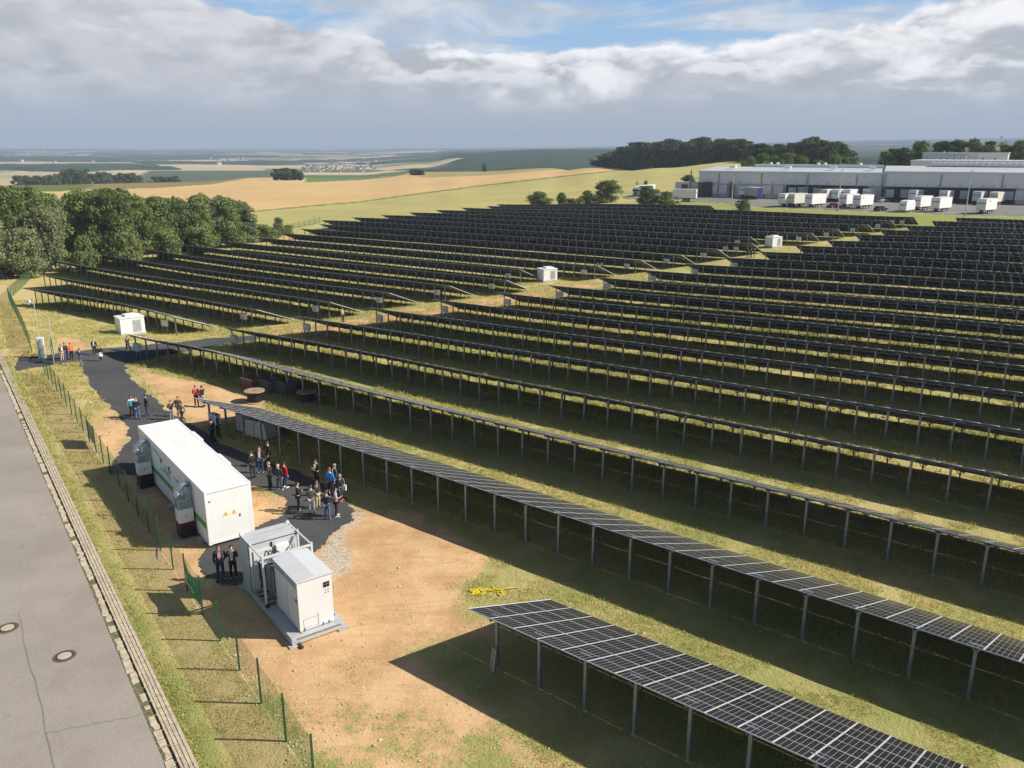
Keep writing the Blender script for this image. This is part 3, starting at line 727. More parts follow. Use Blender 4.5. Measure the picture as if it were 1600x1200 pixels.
    for q in pa:
        qq = rp(k, q); posts.append((math.hypot(*qq), q))
    posts.sort()
    for n_, (r, q) in enumerate(posts):
        for me_, nm, d in ((POST, 'post', .6), (RPOST, 'rear_post', 4.1)):
            if nm == 'rear_post' and not rear_sep: continue
            ob = bpy.data.objects.new(nm, me_); COL.objects.link(ob); ob.parent = root; ob.location = P3(q, d, 0 if d < 1 else -.14); ob.rotation_euler = (0, 0, rz)
    return root
def a_exit(k, x=1640):
    for a in np.arange(-150, 200, 1.0):
        if rpx(k, a) > x: return a
    return 150
AL = lambda D, k: arange_row(row_hit(k, *D[k]))
for k in range(1, 22):
    a0 = AL(RT, k); a1 = a_exit(k, 1620) + (9 if k < 8 else 6)
    lab = {1: 'nearest row of dark solar panels running out of the bottom right corner',
           2: 'second nearest row of solar panels, its left end beside the white container'}.get(k, 'solar panel row, %s from the front on the right of the service lane' % NUMS[k])
    solar_row(k, a0, a1, lab, k <= 3, 'solar panel rows')
for k in range(4, 23):
    a0 = AL(LL, k); a1 = AL(LR, k)
    solar_row(k, a0, a1, 'solar panel row, %s from the front on the left of the service lane' % NUMS[k-3], False, 'solar panel rows')

# ------------------------------------------------------------------ inverter boxes at the row ends
def inverter(k, a, lab):
    q = rp(k, a, .25); z = h1(*q); r = empty('inverter_box', (q[0], q[1], z), math.atan2(TV[1], TV[0]), lab, 'inverter box', 'white inverter boxes at the row ends')
    MB().box((0, 0, 1.32), (.95, .42, .72)).box((0, -.0, 1.70), (1.02, .50, .04)).build('cabinet', WHITE, r, bevel=.015)
    MB().box((.38, .0, .48), (.06, .05, .95)).box((-.38, .0, .48), (.06, .05, .95)).build('stand', STEEL, r)
    MB().box((0, -.222, 1.32), (.82, .012, .60)).build('door', LGREY, r)
    MB().cyl((.1, 0, .96), (.1, 0, .05), .04).build('cable', DARK, r)
for k in range(4, 22):
    if k == 22: continue
    inverter(k, AL(LR, k) - 2.4, 'white inverter box at the lane end of the %s row left of the lane' % NUMS[k-3])
    if k in (15, 21): inverter(k, AL(LR, k) - 4.6, 'white inverter box, inner of two at the %s row left of the lane' % NUMS[k-3])
for k in range(2, 14):
    inverter(k, AL(RT, k) + (1.9 if k > 2 else 2.2), 'white inverter box at the lane end of the %s row right of the lane' % NUMS[k])

# ------------------------------------------------------------------ transformer cabins
def cabin(x, y, rot, sc, lab):
    p = G(x, y); r = empty('transformer_cabin', (p[0], p[1], p[2]), rot, lab, 'transformer cabin', 'white transformer cabins')
    w, d, h_ = 3.4*sc, 2.7*sc, 2.35*sc
    MB().box((0,0,.12), (w+.2, d+.2, .24)).build('plinth', CONC, r)
    MB().box((0,0,.24+h_/2), (w, d, h_)).build('body', WHITE, r, bevel=.03)
    MB().box((0,0,.24+h_+.05), (w+.14, d+.14, .10)).build('roof', WHITE, r, bevel=.02)
    MB().box((.1,0,.24+h_+.22), (w*.5, d*.55, .24)).build('roof_vent', WHITE, r, bevel=.03)
    g = MB().box((w*.18, -d/2-.012, .24+h_*.48), (w*.36, .03, h_*.8)).build('door', LGREY, r)
    mm = MB()
    for i in range(12): mm.box((w*.18, -d/2-.035, .24+h_*(.15+i*.058)), (w*.30, .02, .04))
    mm.build('louvre', MGREY, g)
    MB().box((-w/2-.012, 0, .24+h_*.48), (.03, d*.36, h_*.8)).build('door', WHITE, r)
    MB().box((-w/2-.04, d*.12, .24+h_*.5), (.03, .05, .2)).build('handle', DARK, r)
cabin(205, 522, R_(40), .80, 'white transformer cabin on grass near the gate, nearest of the three cabins')
cabin(855, 439, R_(28), .80, 'white transformer cabin standing in the service lane in the middle of the solar park')
cabin(1208, 386, R_(28), .80, 'small white transformer cabin farthest up the service lane')

# ------------------------------------------------------------------ site fence (green mesh on posts)
MESHM = bpy.data.materials.new('green_wire_mesh'); MESHM.use_nodes = True; n = NT(MESHM.node_tree); b = n.n['Principled BSDF']; b.inputs['Base Color'].default_value = (.012,.09,.05,1); b.inputs['Roughness'].default_value = .45
uv = n.new('ShaderNodeUVMap').outputs[0]; s = n.new('ShaderNodeSeparateXYZ'); n.put(s.inputs[0], uv)
ln = lambda c, f_, w: n.m('GREATER_THAN', n.m('ABSOLUTE', n.m('SUBTRACT', n.m('FRACT', n.m('MULTIPLY', c, f_)), .5)), .5-w)
n.put(b.inputs['Alpha'], n.m('ADD', .27, n.m('MULTIPLY', n.m('MAXIMUM', ln(s.outputs[0], 20.0, .03), ln(s.outputs[1], 10.0, .03)), .5)))
FPOST = MB().box((0,0,.97), (.075,.06,2.05)).mesh('post', GREENF)
def fence(name, pts, lab, sp=2.55, ht=1.85, posts_each=True):
    P0 = pts[0]; z0 = h1(*P0); root = empty(name, (P0[0], P0[1], z0), 0, lab, 'fence', 'green wire fence lengths')
    m = MB(); pl = []
    for a, b_ in zip(pts[:-1], pts[1:]):
        a = np.array(a); b_ = np.array(b_); L = np.linalg.norm(b_-a); nn = max(1, round(L/sp))
        for i in range(nn):
            q0 = a+(b_-a)*i/nn; q1 = a+(b_-a)*(i+1)/nn; za, zb = h1(*q0)-z0, h1(*q1)-z0; l = L/nn
            m.quad([(q0[0]-P0[0], q0[1]-P0[1], za+.04), (q1[0]-P0[0], q1[1]-P0[1], zb+.04), (q1[0]-P0[0], q1[1]-P0[1], zb+ht), (q0[0]-P0[0], q0[1]-P0[1], za+ht)], 0, [(0,0),(l,0),(l,ht),(0,ht)])
            pl.append((q0, za, math.atan2(b_[1]-a[1], b_[0]-a[0])))
    pl.append((b_, zb, pl[-1][2])); me = m.mesh('wire_mesh', MESHM); addobj('wire_mesh', me, root)
    for q, z, ang in pl[:100]:
        o = bpy.data.objects.new('post', FPOST); COL.objects.link(o); o.parent = root; o.location = (q[0]-P0[0], q[1]-P0[1], z); o.rotation_euler = (0, 0, ang)
    return root
fp = lambda a: tuple(FA + FD*a)
fence('wire_fence', [fp(1.5), fp(66)], 'green wire mesh fence between the grass verge and the containers', 2.62)
c1 = tuple(G(50, 552)[:2]); c2 = tuple(G(14, 468)[:2]); c3 = tuple(G(80, 404)[:2])
fence('wire_fence', [c1, c2, c3], 'green wire mesh fence bending round the far left corner of the solar park', 2.62)
c4 = tuple(G(60, 549)[:2])
FD3 = G(400, 360); fence('wire_fence', [tuple(G(405, 366)[:2]), tuple(G(440, 360.5)[:2]), tuple(G(500, 349)[:2])], 'low wire fence beyond the left ends of the solar rows by the yellow field', 3.2, 1.6)
# slanting corner braces on the main fence
# gate: two green leaves standing open
def gate_leaf(p0, ang, L, lab):
    r = empty('gate_leaf', (p0[0], p0[1], h1(*p0)), ang, lab, 'gate', 'green gate leaves'); m = MB()
    for x in (0, L): m.box((x, 0, 1.05), (.07, .07, 2.0))
    for z in (.12, 1.1, 2.0): m.box((L/2, 0, z), (L, .05, .05))
    m.build('frame', GREENF, r); m = MB()
    m.quad([(0,0,.12),(L,0,.12),(L,0,2.0),(0,0,2.0)], 0, [(0,0),(L*1.6,0),(L*1.6,3),(0,3)]); m.build('wire_mesh', MESHM, r); return r
ga = tuple(G(84, 570)[:2]); gl = gate_leaf(ga, R_(118), 3.6, 'green mesh gate leaf with white sign at the site entrance')
m = MB(); m.quad([(1.0,-.05,.9),(2.1,-.05,.9),(2.1,-.05,1.7),(1.0,-.05,1.7)]); 
MB().box((.35, -.05, .95), (.5, .02, 1.5)).build('sign', WHITE, gl)
gb = tuple(G(64, 566)[:2]); gate_leaf(gb, R_(110), 2.9, 'green mesh gate leaf nearest the fence corner at the site entrance')
# white cabinet on post and camera mast at the gate
p = G(67, 560); r = empty('switch_cabinet', tuple(p), R_(20), 'white upright cabinet standing behind the green gate', 'cabinet')
MB().box((0,0,1.15), (.62,.42,2.1)).build('body', WHITE, r, bevel=.02); MB().box((0,0,.05), (.7,.5,.1)).build('plinth', CONC, r); MB().box((0,-.22,1.15), (.54,.02,1.9)).build('door', LGREY, r)
p = G(64, 545); r = empty('camera_mast', tuple(p), 0, 'thin grey mast with a white camera head above the gate', 'mast')
MB().cyl((0,0,0), (0,0,5.6), .045, .035).build('pole', LGREY, r); MB().bar((0,0,5.3), (-.6,0,5.3), .06).build('arm', LGREY, r)
MB().box((-.55,0,5.12), (.42,.30,.34)).cyl((-.55,0,4.95), (-.55,0,4.75), .13, .09).build('camera', WHITE, r, bevel=.02)
p = G(85, 556); r = empty('pole', tuple(p), 0, 'plain pale pole beside the open gate leaf', 'pole'); MB().cyl((0,0,0), (0,0,3.9), .04, .035).build('shaft', LGREY, r); MB().box((0,0,3.9), (.16,.16,.05)).build('cap', LGREY, r)
# boards on the fence
def on_fence(a, off=-.06): q = FA+FD*a + FN*off; return q
q = on_fence(25.5); r = empty('fence_sign', (q[0], q[1], 0), math.atan2(FD[1], FD[0]), 'grey notice board with yellow emblem on the fence beside the sandy patch', 'sign')
MB().box((0,0,1.0), (2.3,.02,1.35)).build('board', LGREY, r); MB().box((.75,.014,1.1), (.3,.01,.3)).build('emblem', YEL, r)
# green banner cloth sagging on the fence
q = on_fence(52.0, .05); r = empty('banner', (q[0], q[1], 0), math.atan2(FD[1], FD[0]), 'crumpled green banner sagging on the fence beside the grey transformer unit', 'banner')
BANM = mat('green_cloth', (.035, .25, .075), .6, 0, .25, 2.5)
nx, nz = 26, 12; V = []
for j in range(nz):
    for i in range(nx):
        u = i/(nx-1); v = j/(nz-1); V.append((-1.2+2.5*u, .04*math.sin(u*9+v*2)+.02*math.sin(v*7+u*5), .50+1.15*v-.10*math.sin(math.pi*u)*v-.10*u))
Fq = [(j*nx+i, j*nx+i+1, (j+1)*nx+i+1, (j+1)*nx+i) for j in range(nz-1) for i in range(nx-1)]
addobj('cloth', npmesh('cloth', V, Fq, BANM, True), r)
m = MB(); m.tube([(-1.0+.25*i, -.13+.06*math.sin(i*1.7)+.0*i, 1.15-.03*i+.09*math.sin(i*1.1)) for i in range(8)], .022, 5); m.build('white_lettering', WHITE, r)
q = on_fence(52.9, 0); 
# ------------------------------------------------------------------ white battery container
CU = Vector((-.602, .799, 0)); CW = Vector((.799, .602, 0)); CO = Vector((-16.07, 39.95, 0.0))
def frameM(o, u, w):   # local x = w (width), y = u (length)
    return Matrix(((w.x,u.x,0,o.x),(w.y,u.y,0,o.y),(0,0,1,o.z),(0,0,0,1)))
L_, W_, H_ = 13.5, 2.48, 3.02
r = empty('battery_container', (0,0,0), 0, 'long white container with green stripe, largest object beside the fence', 'container'); r.matrix_world = frameM(CO, CU, CW)
m = MB()
# corrugated long sides (both), flat ends and roof
def corr(x, y0, y1, z0, z1, sgn, m, mi=0, per=.28, dp=.035):
    y = y0; pts = []
    while y < y1-.01:
        for dy, dx in ((0,0),(.34,0),(.5,1),(.84,1)):
            yy = y+dy*per
            if yy < y1: pts.append((x+sgn*dx*-dp, yy))
        y += per
    pts.append((x, y1))
    for a_, b_ in zip(pts[:-1], pts[1:]): m.quad([(a_[0], a_[1], z0), (b_[0], b_[1], z0), (b_[0], b_[1], z1), (a_[0], a_[1], z1)], mi)
z0 = .20; z1 = z0+H_
corr(0.0, .12, L_-.12, z0+.16, z1-.10, -1, m); corr(W_, .12, L_-.12, z0+.16, z1-.10, 1, m)
m.box((W_/2, .03, (z0+z1)/2), (W_-.3, .05, H_-.3)); m.box((W_/2, L_-.03, (z0+z1)/2), (W_-.3, .05, H_-.3))
m.box((W_/2, L_/2, z1-.035), (W_-.2, L_-.2, .05)); m.box((W_/2, L_/2, z0+.05), (W_-.1, L_-.1, .05))
m.build('shell', WHITE, r)
m = MB()
for x in (.08, W_-.08):
    for y in (.08, L_-.08): m.box((x, y, (z0+z1)/2), (.16, .16, H_-.22))
for x in (.05, W_-.05): m.box((x, L_/2, z1-.06), (.11, L_-.34, .12)); m.box((x, L_/2, z0+.09), (.11, L_-.34, .18))
for y in (.05, L_-.05): m.box((W_/2, y, z1-.06), (W_-.34, .11, .12)); m.box((W_/2, y, z0+.09), (W_-.34, .11, .18))
m.build('corner_frame', WHITE, r, bevel=.01)
for x in (.09, W_-.09):
    for y in (.09, L_-.09):
        for z in (z1-.04, z0+.03): MB().box((x, y, z), (.19, .19, .12)).build('corner_casting', WHITE, r, bevel=.015)
for y in (1.2, 6.6, 12.2):
    MB().box((W_/2, y, .10), (W_+.5, .5, .20)).build('foundation', CONC, r)
# roof boxes proud of the right edge
for y in (9.4, 4.4): MB().box((W_+.06, y, z1-.12), (.14, 1.9, .22)).build('side_vent', WHITE, r, bevel=.01)
# green stripe following the left side
m = MB(); m.box((-.012, L_/2-.0, z0+1.02), (.016, L_-.34, .30)); m.build('stripe', GREEN, r)
# near end: two warning triangles, orange mark, handle, door seams
WT = mat('warning_yellow', (.80, .55, .03), .5)
for x in (1.02, 1.46):
    m = MB(); m.prism([(x-.135, z0+1.45), (x+.135, z0+1.45), (x, z0+1.69)], -.010, -.002, 0); tg = m.build('warning_triangle', WT, r)
    m = MB(); m.prism([(x-.012, z0+1.54), (x+.035, z0+1.56), (x+.005, z0+1.49), (x-.005, z0+1.50), (x+.012, z0+1.545)], -.013, -.0105, 0); m.prism([(x-.02, z0+1.55), (x+.012, z0+1.56), (x+.012, z0+1.62)], -.013, -.0105); m.build('bolt_symbol', BLACK, tg)
MB().box((.24, -.01, z0+2.45), (.11, .02, .09)).build('beacon', mat('orange_red', (.75,.10,.03), .4), r)
MB().box((1.78, -.02, z0+1.32), (.04, .05, .16)).build('handle', MGREY, r)
for x in (): MB().box((x, -.003, z0+1.45), (.02, .012, 2.55)).build('door_seam', mat('seam_grey', (.42,.42,.42), .6), r)
# dark lettering fragments and green slash on the left side (illegible wordmark)
m = MB(); X = -.018
def mk(y, z, ly, lz, tilt=0):   # stroke on the left side; y counted from the near end
    c = Vector((X, y, z)); d = Vector((0, math.cos(tilt), math.sin(tilt)))*ly/2; m.bar(c-d, c+d, lz*1.5, .008, 0, up=(1,0,0))
for i, (y, ln_) in enumerate(((9.95,.14),(9.65,.10),(9.38,.16),(9.02,.14))): mk(y, z0+2.52-.015*i, ln_, .05)
for y, z, ly, lz, t in ((8.72,2.46,.18,.05,0),(8.50,2.34,.16,.06,.6),(8.42,2.16,.28,.06,1.57),(8.30,2.20,.20,.05,0),(8.20,2.28,.12,.06,.9),
                        (8.35,1.72,.24,.05,0),(8.05,1.66,.22,.05,0),(7.92,1.74,.12,.05,1.57),
                        (6.75,1.98,.72,.07,1.45),(6.55,2.30,.30,.06,-.5),(6.38,2.14,.20,.07,.9),(6.62,1.58,.10,.04,.2)): mk(y, z0+z, ly, lz, t)
for i in range(7): mk(5.75-.20*i, z0+1.98+.03*math.sin(i*2), .15 if i % 2 else .09, .035, (.9, -.5, .2, 1.3, .1, -.9, .6)[i])
m.build('lettering', DARK, r)
m = MB(); mk(7.42, z0+1.92, .62, .09, 1.15); mk(7.20, z0+1.72, .25, .05, 1.9); m.build('green_slash', mat('slash_green', (.16,.33,.10), .5), r)
# cooling units with zinc ducts against the left side
def cooler(y, lab):
    o = CO + CU*y - CW*.52; r = empty('cooling_unit', (0,0,0), 0, lab, 'cooling unit', 'cooling units with zinc ducts'); r.matrix_world = frameM(o, CU, CW)
    MB().box((-.15,-.05,.03), (1.25,1.25,.06)).build('concrete_slab', CONC, r)
    m = MB(); m.box((.02,0,.50), (.80,.86,.88)); m.box((.02,0,.98),(.72,.8,.1)); m.build('base', DRED, r, bevel=.04)
    m = MB(); m.cyl((-.12,-.43,.52), (-.12,-.48,.52), .24, .24, 20); m.cyl((.22,-.43,.36), (.22,-.50,.36), .16, .15, 18); m.build('fan', BLACK, r)
    m = MB(); m.box((.0,-.12,1.36), (.80,.66,.78)); hb = m.build('control_box', WHITE, r, bevel=.02)
    MB().cyl((.0,-.45,1.36), (.0,-.485,1.36), .035).build('knob', RED if y < 5 else DARK, hb)
    m = MB(); m.box((.02,.02,2.00), (.70,.66,.50)); m.build('plenum', DUCT, r, bevel=.05)
    m = MB(); m.prism([(-.36,2.22),(-.02,2.22),(-.06,2.48),(-.20,2.60),(-.42,2.50)], -.18, .30); m.build('elbow', DUCT, r, bevel=.04)
    m = MB(); m.prism([(-.36,2.48),(-.12,2.50),(.10,2.70),(.46,2.74),(.46,3.02),(.02,3.02),(-.34,2.78)], .06, .34); m.build('duct', DUCT, r, bevel=.05)
    m = MB(); m.prism([(.08,2.22),(.38,2.22),(.40,2.50),(.46,2.60),(.46,2.88),(.22,2.88),(.08,2.70)], -.28, .02); m.build('duct', DUCT, r, bevel=.05)
    m = MB(); m.tube([(-.5,.3,.15),(-1.0,.1,.16),(-1.5,-.5,.15),(-1.8,-1.3,.10),(-2.0,-1.9,.03)] if y < 5 else [(-.6,.3,.15),(-1.1,.35,.12),(-1.3,.0,.03)], .022); m.build('hose', mat('pale_hose', (.35,.33,.30), .6), r)
cooler(2.35, 'red cooling unit with white box and ducts at the near end of the white container')
cooler(10.9, 'red cooling unit with white box and ducts at the far end of the white container')
p = CO+CU*1.2-CW*.3

# ------------------------------------------------------------------ grey transformer skid
SU = Vector((-.59, .807, 0)).normalized(); SW = Vector((SU.y, -SU.x, 0)); SO = Vector((-9.38, 30.94, 0))
SL, SWD, SH = 6.10, 2.45, 2.80
r = empty('transformer_unit', (0,0,0), 0, 'light grey skid with open transformer bay and half container, in front of the white container', 'transformer'); r.matrix_world = frameM(SO, SU, SW)
PANEL = mat('panel_grey_white', (.60,.62,.645), .45, 0, .02, 1); FR = mat('frame_grey', (.47,.49,.51), .45, .1)
m = MB()
m.box((SWD/2, 1.58, .29), (SWD, 3.16, .14)); 
for x in (.07, SWD-.07): m.box((x, SL/2, .20), (.14, SL, .30))
for y in (.07, 3.05, 4.9, SL-.07): m.box((SWD/2, y, .20), (SWD-.28, .14, .28))
for y in (3.6, 4.1, 4.55): m.box((SWD/2, y, .30), (SWD-.28, .10, .10))
m.build('base_frame', FR, r, bevel=.012)
for x in (.1, SWD-.1):
    for y in (.1, SL-.1): MB().box((x, y, .26), (.21, .21, .16)).build('corner_casting', FR, r, bevel=.02)
    for y in (-.05, SL-.2): MB().box((x, y+.2, .02), (.5, .6, .06)).build('footing', CONC, r)
# closed corrugated end
y0 = SL-1.30; hs = MB()
corr(0.0, y0+.1, SL-.1, .36, SH, -1, hs, 0, .22, .03); corr(SWD, y0+.1, SL-.1, .36, SH, 1, hs, 0, .22, .03)
hs.box((SWD/2, SL-.04, 1.6), (SWD-.2, .05, 2.5)); hs.box((SWD/2, y0, 1.55), (SWD-.1, .04, 2.4))
for i in range(6): hs.box((SWD/2, y0+.12+i*.21, SH+.02+(.015 if i % 2 else 0)), (SWD-.1, .21, .05))
hs.build('container_end', LGREY, r)
m = MB()
for x in (.06, SWD-.06):
    for y in (3.13, y0, SL-.06): m.box((x, y, (SH+.35)/2+.15), (.085, .085, SH-.35))
    m.box((x, (3.13+SL)/2, SH+.03), (.07, SL-3.13-.14, .07))
m.box((SWD/2, 3.13, SH+.03), (SWD-.14, .07, .10)); m.box((SWD/2, 3.13, SH-.25), (SWD-.26, .05, .06))
m.bar((SWD-.06, y0-.05, 1.1), (SWD-.06, 3.25, SH-.1), .06); m.bar((SWD-.25, y0-.1, SH-.05), (SWD-.75, y0-.08, 1.9), .05)
m.build('open_frame', PANEL, r)
for x in (.09, SWD-.09): MB().box((x, SL-.09, SH+.05), (.18, .18, .12)).build('corner_casting', PANEL, r, bevel=.02)
# transformer inside the bay
TG = mat('transformer_grey_green', (.22,.25,.235), .5, .1, .08, 2)
m = MB(); m.box((1.22, 4.05, 1.25), (1.35, .62, 1.55)); m.box((1.22, 4.05, 2.06), (1.5, .8, .08))
for i in range(9): m.box((.62+i*.15, 3.60, 1.2), (.03, .28, 1.3))
for i in range(9): m.box((.62+i*.15, 4.5, 1.2), (.03, .28, 1.3))
for x in (.55, 1.9): m.box((x, 4.05, .45), (.12, .9, .10))
tf = m.build('transformer_tank', TG, r)
for i in range(3): MB().cyl((.85+i*.36, 4.1, 2.10), (.85+i*.36, 4.1, 2.34), .05, .035).cyl((.85+i*.36, 4.1, 2.2), (.85+i*.36, 4.1, 2.24), .07).build('bushing', BLACK, tf)
MB().box((.62, 3.75, 2.16), (.16,.14,.12)).build('gauge', BLUE, tf); MB().cyl((.92,3.68,2.1), (.92,3.68,2.26), .05).build('valve', YEL, tf)
for j in range(3):
    pts = []
    for i in range(11):
        t = i/10; pts.append((.30+(.55+.36*j)*t*1.0, 4.35-.25*t+.04*j, .75+1.55*min(1, t*1.9)+.32*math.sin(math.pi*min(1, t*1.05))-.10*j*t - .30*max(0, t-.6)))
    MB().tube(pts, .028, 7).build('cable', BLACK, r)
MB().tube([(.34,4.5,2.0),(.32,4.4,1.2),(.4,4.2,.6),(.9,3.9,.42)], .04, 7).build('cable', BLACK, r)
MB().box((.62, y0-.06, 1.5), (.9, .08, 1.9)).build('inner_door', PANEL, r, bevel=.01)
MB().box((1.55, y0-.12, 2.18), (.62, .18, .66)).build('junction_box', WHITE, r, bevel=.02)
m = MB(); m.box((1.08, y0-.04, 1.9), (.06,.06,1.6)); m.build('dark_gap', BLACK, r)
MB().tube([(1.95,y0-.1,2.5),(2.08,y0-.12,2.2),(2.0,y0-.15,1.8),(1.86,y0-.12,1.75)], .018, 6).tube([(1.99,y0-.1,2.55),(2.16,y0-.1,2.3),(2.1,y0-.1,1.7)], .016, 6).build('cable_loop', MGREY, r)
MB().box((.10, 3.13, .35), (.15,.15,.42)).build('dark_foot', BLACK, r)
# inverter cabinet
cx0, cx1, cy0, cy1, cz0, cz1 = .50, 2.08, .28, 2.95, .40, 2.74
CAB = mat('cabinet_white', (.70, .705, .71), .4, 0, .02, 1)
m = MB(); cyc = (cx0+cx1)/2; m.box((cyc, (cy0+cy1)/2, (cz0+cz1)/2), (cx1-cx0, cy1-cy0, cz1-cz0)); cab = m.build('inverter_cabinet', CAB, r, bevel=.01)
m = MB(); m.prism([(cx0-.05, cz1+.002), (cx1+.05, cz1+.002), (cx1+.05, cz1+.05), (cyc, cz1+.14), (cx0-.05, cz1+.05)], cy0-.05, cy1+.05); m.build('cabinet_roof', PANEL, r)
m = MB()
for (ya, yb) in ((cy0+.12, cy0+1.18), (cy0+1.32, cy1-.12)):
    m.box((cx0-.006, (ya+yb)/2, cz1-.21), (.012, yb-ya, .26))
m.build('louvre', MGREY, cab); 
m = MB()
for y in (cy0+.12, cy0+1.25, cy1-.1): m.box((cx0-.004, y, 1.5), (.010, .012, 2.0))
m.box((cx0-.004, cy0+.5, 1.75), (.01, .55, .01)); m.build('door_seam', MGREY, cab)
MB().box((cx0-.012, cy0+.18, 1.82), (.02, .12, .14)).build('label', DARK, cab)
MB().box((cx1-.26, cy0-.012, 2.28), (.27, .02, .24)).build('display', GLASS, cab)
m = MB(); m.box((cx1-.26, cy0-.025, 2.28), (.012, .006, .24)); m.box((cx1-.26, cy0-.025, 2.30), (.27, .006, .012)); m.build('display_bar', MGREY, cab)
m = MB()
for dx in (-.06, .07):
    for z in (2.03, 1.90): m.cyl((cx1-.26+dx, cy0-.001, z), (cx1-.26+dx, cy0-.02, z), .022)
m.build('push_button', BLACK, cab)
m = MB(); yy = cy0-.006
m.box((1.02, yy, .92), (.66, .012, .012)); m.box((.69, yy, .62), (.012, .012, .60)); m.box((1.02, yy, .50), (.66,.012,.012)); m.box((1.36, yy, .75), (.016,.014,.62)); m.build('door_seam', MGREY, cab)
for x in (.72, 1.58, 1.86): MB().box((x, cy0-.03, .46), (.03,.03,.14)).build('bracket', STEEL, cab)
MB().box((cx0+.06, cy0-.06, .40), (.07,.05,.06)).build('yellow_tag', YEL, r)
MB().box((SWD-.22, 1.0, .39), (.16, .62, .05)).build('blue_profile', BLUE, r)
m = MB(); m.box((.3, -.14, .06), (.12, .5, .08)); m.build('drain', DARK, r)
m = MB(); 
for i in range(14): m.box((.78+i*.09, SL-.55, SH+.062), (.055, .03, .004))
m.build('roof_lettering', mat('faded_blue', (.12,.16,.36), .6), r)

# ------------------------------------------------------------------ things lying about
def place(name, x, y, rot, lab, cat, group=None, up=0):
    p = G(x, y); return empty(name, (p[0], p[1], p[2]+up), rot, lab, cat, group)
def drum(x, y, lab, cab_col, rad=.85, hh=.95, tilt=0):
    r = place('cable_drum', x, y, 0, lab, 'cable drum', 'cable drums')
    MB().cyl((0,0,.02), (0,0,.10), rad, rad, 28).cyl((0,0,hh), (0,0,hh+.08), rad, rad, 28).build('flange', WOOD, r)
    m = MB(); m.cyl((0,0,.10), (0,0,hh), rad*.72, rad*.72, 24)
    for i in range(7): m.cyl((0,0,.13+i*(hh-.2)/7), (0,0,.19+i*(hh-.2)/7), rad*.75, rad*.75, 24)
    m.build('wound_cable', cab_col, r)
    MB().cyl((0,0,hh+.08), (0,0,hh+.1), .1, .1, 12).build('hub', DARK, r)
drum(399, 628, 'wooden cable drum with sunlit top at the end of the sand, left of the crates', mat('black_cable', (.012,.012,.016), .5))
drum(480, 628, 'cable drum with dark blue cable in the shade, right of the crates', mat('blue_cable', (.01,.018,.06), .5), .85, .9)
def crate(x, y, rot, lab, rusty):
    r = place('pallet_crate', x, y, rot, lab, 'crate', 'crates under the solar row'); mt = mat('rusty_mesh' if rusty else 'grey_mesh', (.20,.11,.07) if rusty else (.17,.165,.16), .8, .2, .4, 5)
    m = MB(); w, d, h_ = 1.5, 1.15, 1.15
    for i in range(9): m.box((-w/2+i*w/8, -d/2, h_/2+.15), (.09 if i % 2 else .14, .03, h_)); m.box((-w/2+i*w/8, d/2, h_/2+.15), (.09 if i % 2 else .14, .03, h_))
    for i in range(7): m.box((-w/2, -d/2+i*d/6, h_/2+.15), (.03, .12, h_)); m.box((w/2, -d/2+i*d/6, h_/2+.15), (.03, .12, h_))
    m.build('side_slats', mt, r)
    MB().box((0,0,.07), (w,d,.12)).build('pallet', WOOD, r)
    m = MB()
    for i in range(14): m.box((random.uniform(-.5,.5), random.uniform(-.35,.35), .25+i*.07), (random.uniform(.4,.9), random.uniform(.1,.4), .06), random.uniform(-1,1))
    m.build('contents', mat('crate_contents', (.14,.10,.08), .8, 0, .4, 5), r)
crate(395, 611, R_(-38), 'rusty brown crate behind the sunlit cable drum', True)
crate(421, 613, R_(-36), 'grey crate with a rusty rim, middle one of the three crates', False)
crate(447, 616, R_(-40), 'grey brown crate nearest the dark blue cable drum', False)
r = place('pallet_stack', 464, 612, R_(-38), 'short stack of grey pallets between the crates and the blue cable drum', 'pallets')
for i in range(4):
    m = MB()
    for j in range(6): m.box((0, -.38+j*.15, .13+i*.19), (1.1, .09, .025))
    for j in (-.45, 0, .45): m.box((j, 0, .06+i*.19), (.1, .8, .10))
    m.build('pallet', mat('grey_wood', (.25,.23,.20), .85, 0, .2, 4), r)
def pale_box(x, y, rot, sz, lab, slant=0):
    r = place('equipment_box', x, y, rot, lab, 'equipment box', 'pale equipment boxes under the second row'); w, d, h_ = sz
    m = MB(); m.prism([(-w/2-slant, .08), (w/2+slant, .08), (w/2-slant*.4, h_), (-w/2+slant*.4, h_)], -d/2, d/2); m.build('hood', LGREY, r, bevel=.02)
    MB().box((0,0,.04), (w+.1+2*slant, d+.1, .08)).build('base', DARK, r)
    MB().box((-.1, -d/2-.012, h_*.5), (.03, .02, h_*.8)).box((.14, -d/2-.03, h_-.12), (.12,.04,.06)).build('door_seam', MGREY, r)
pale_box(384, 673, R_(-38), (1.0, .9, 1.55), 'pale upright equipment box under the second row, the left one of the pair')
pale_box(408, 682, R_(-30), (2.0, 1.1, 1.35), 'wide pale equipment hood with slanted ends under the second row', .16)
# wooden plank leaning at first post of nearest row
p = G(770, 1046); r = empty('wooden_board', tuple(p), R_(-38), 'weathered wooden board leaning on the first post of the nearest row', 'board')
MB().bar((0,-.12,.0), (.05,.02,1.02), .19, .03, up=(0,1,0)).build('plank', mat('grey_plank', (.34,.29,.21), .85, 0, .2, 6), r); MB().bar((.13,-.15,.0), (.15,.0,.95), .08, .03, up=(0,1,0)).build('batten', mat('pale_batten', (.42,.37,.28), .85, 0, .2, 6), r)
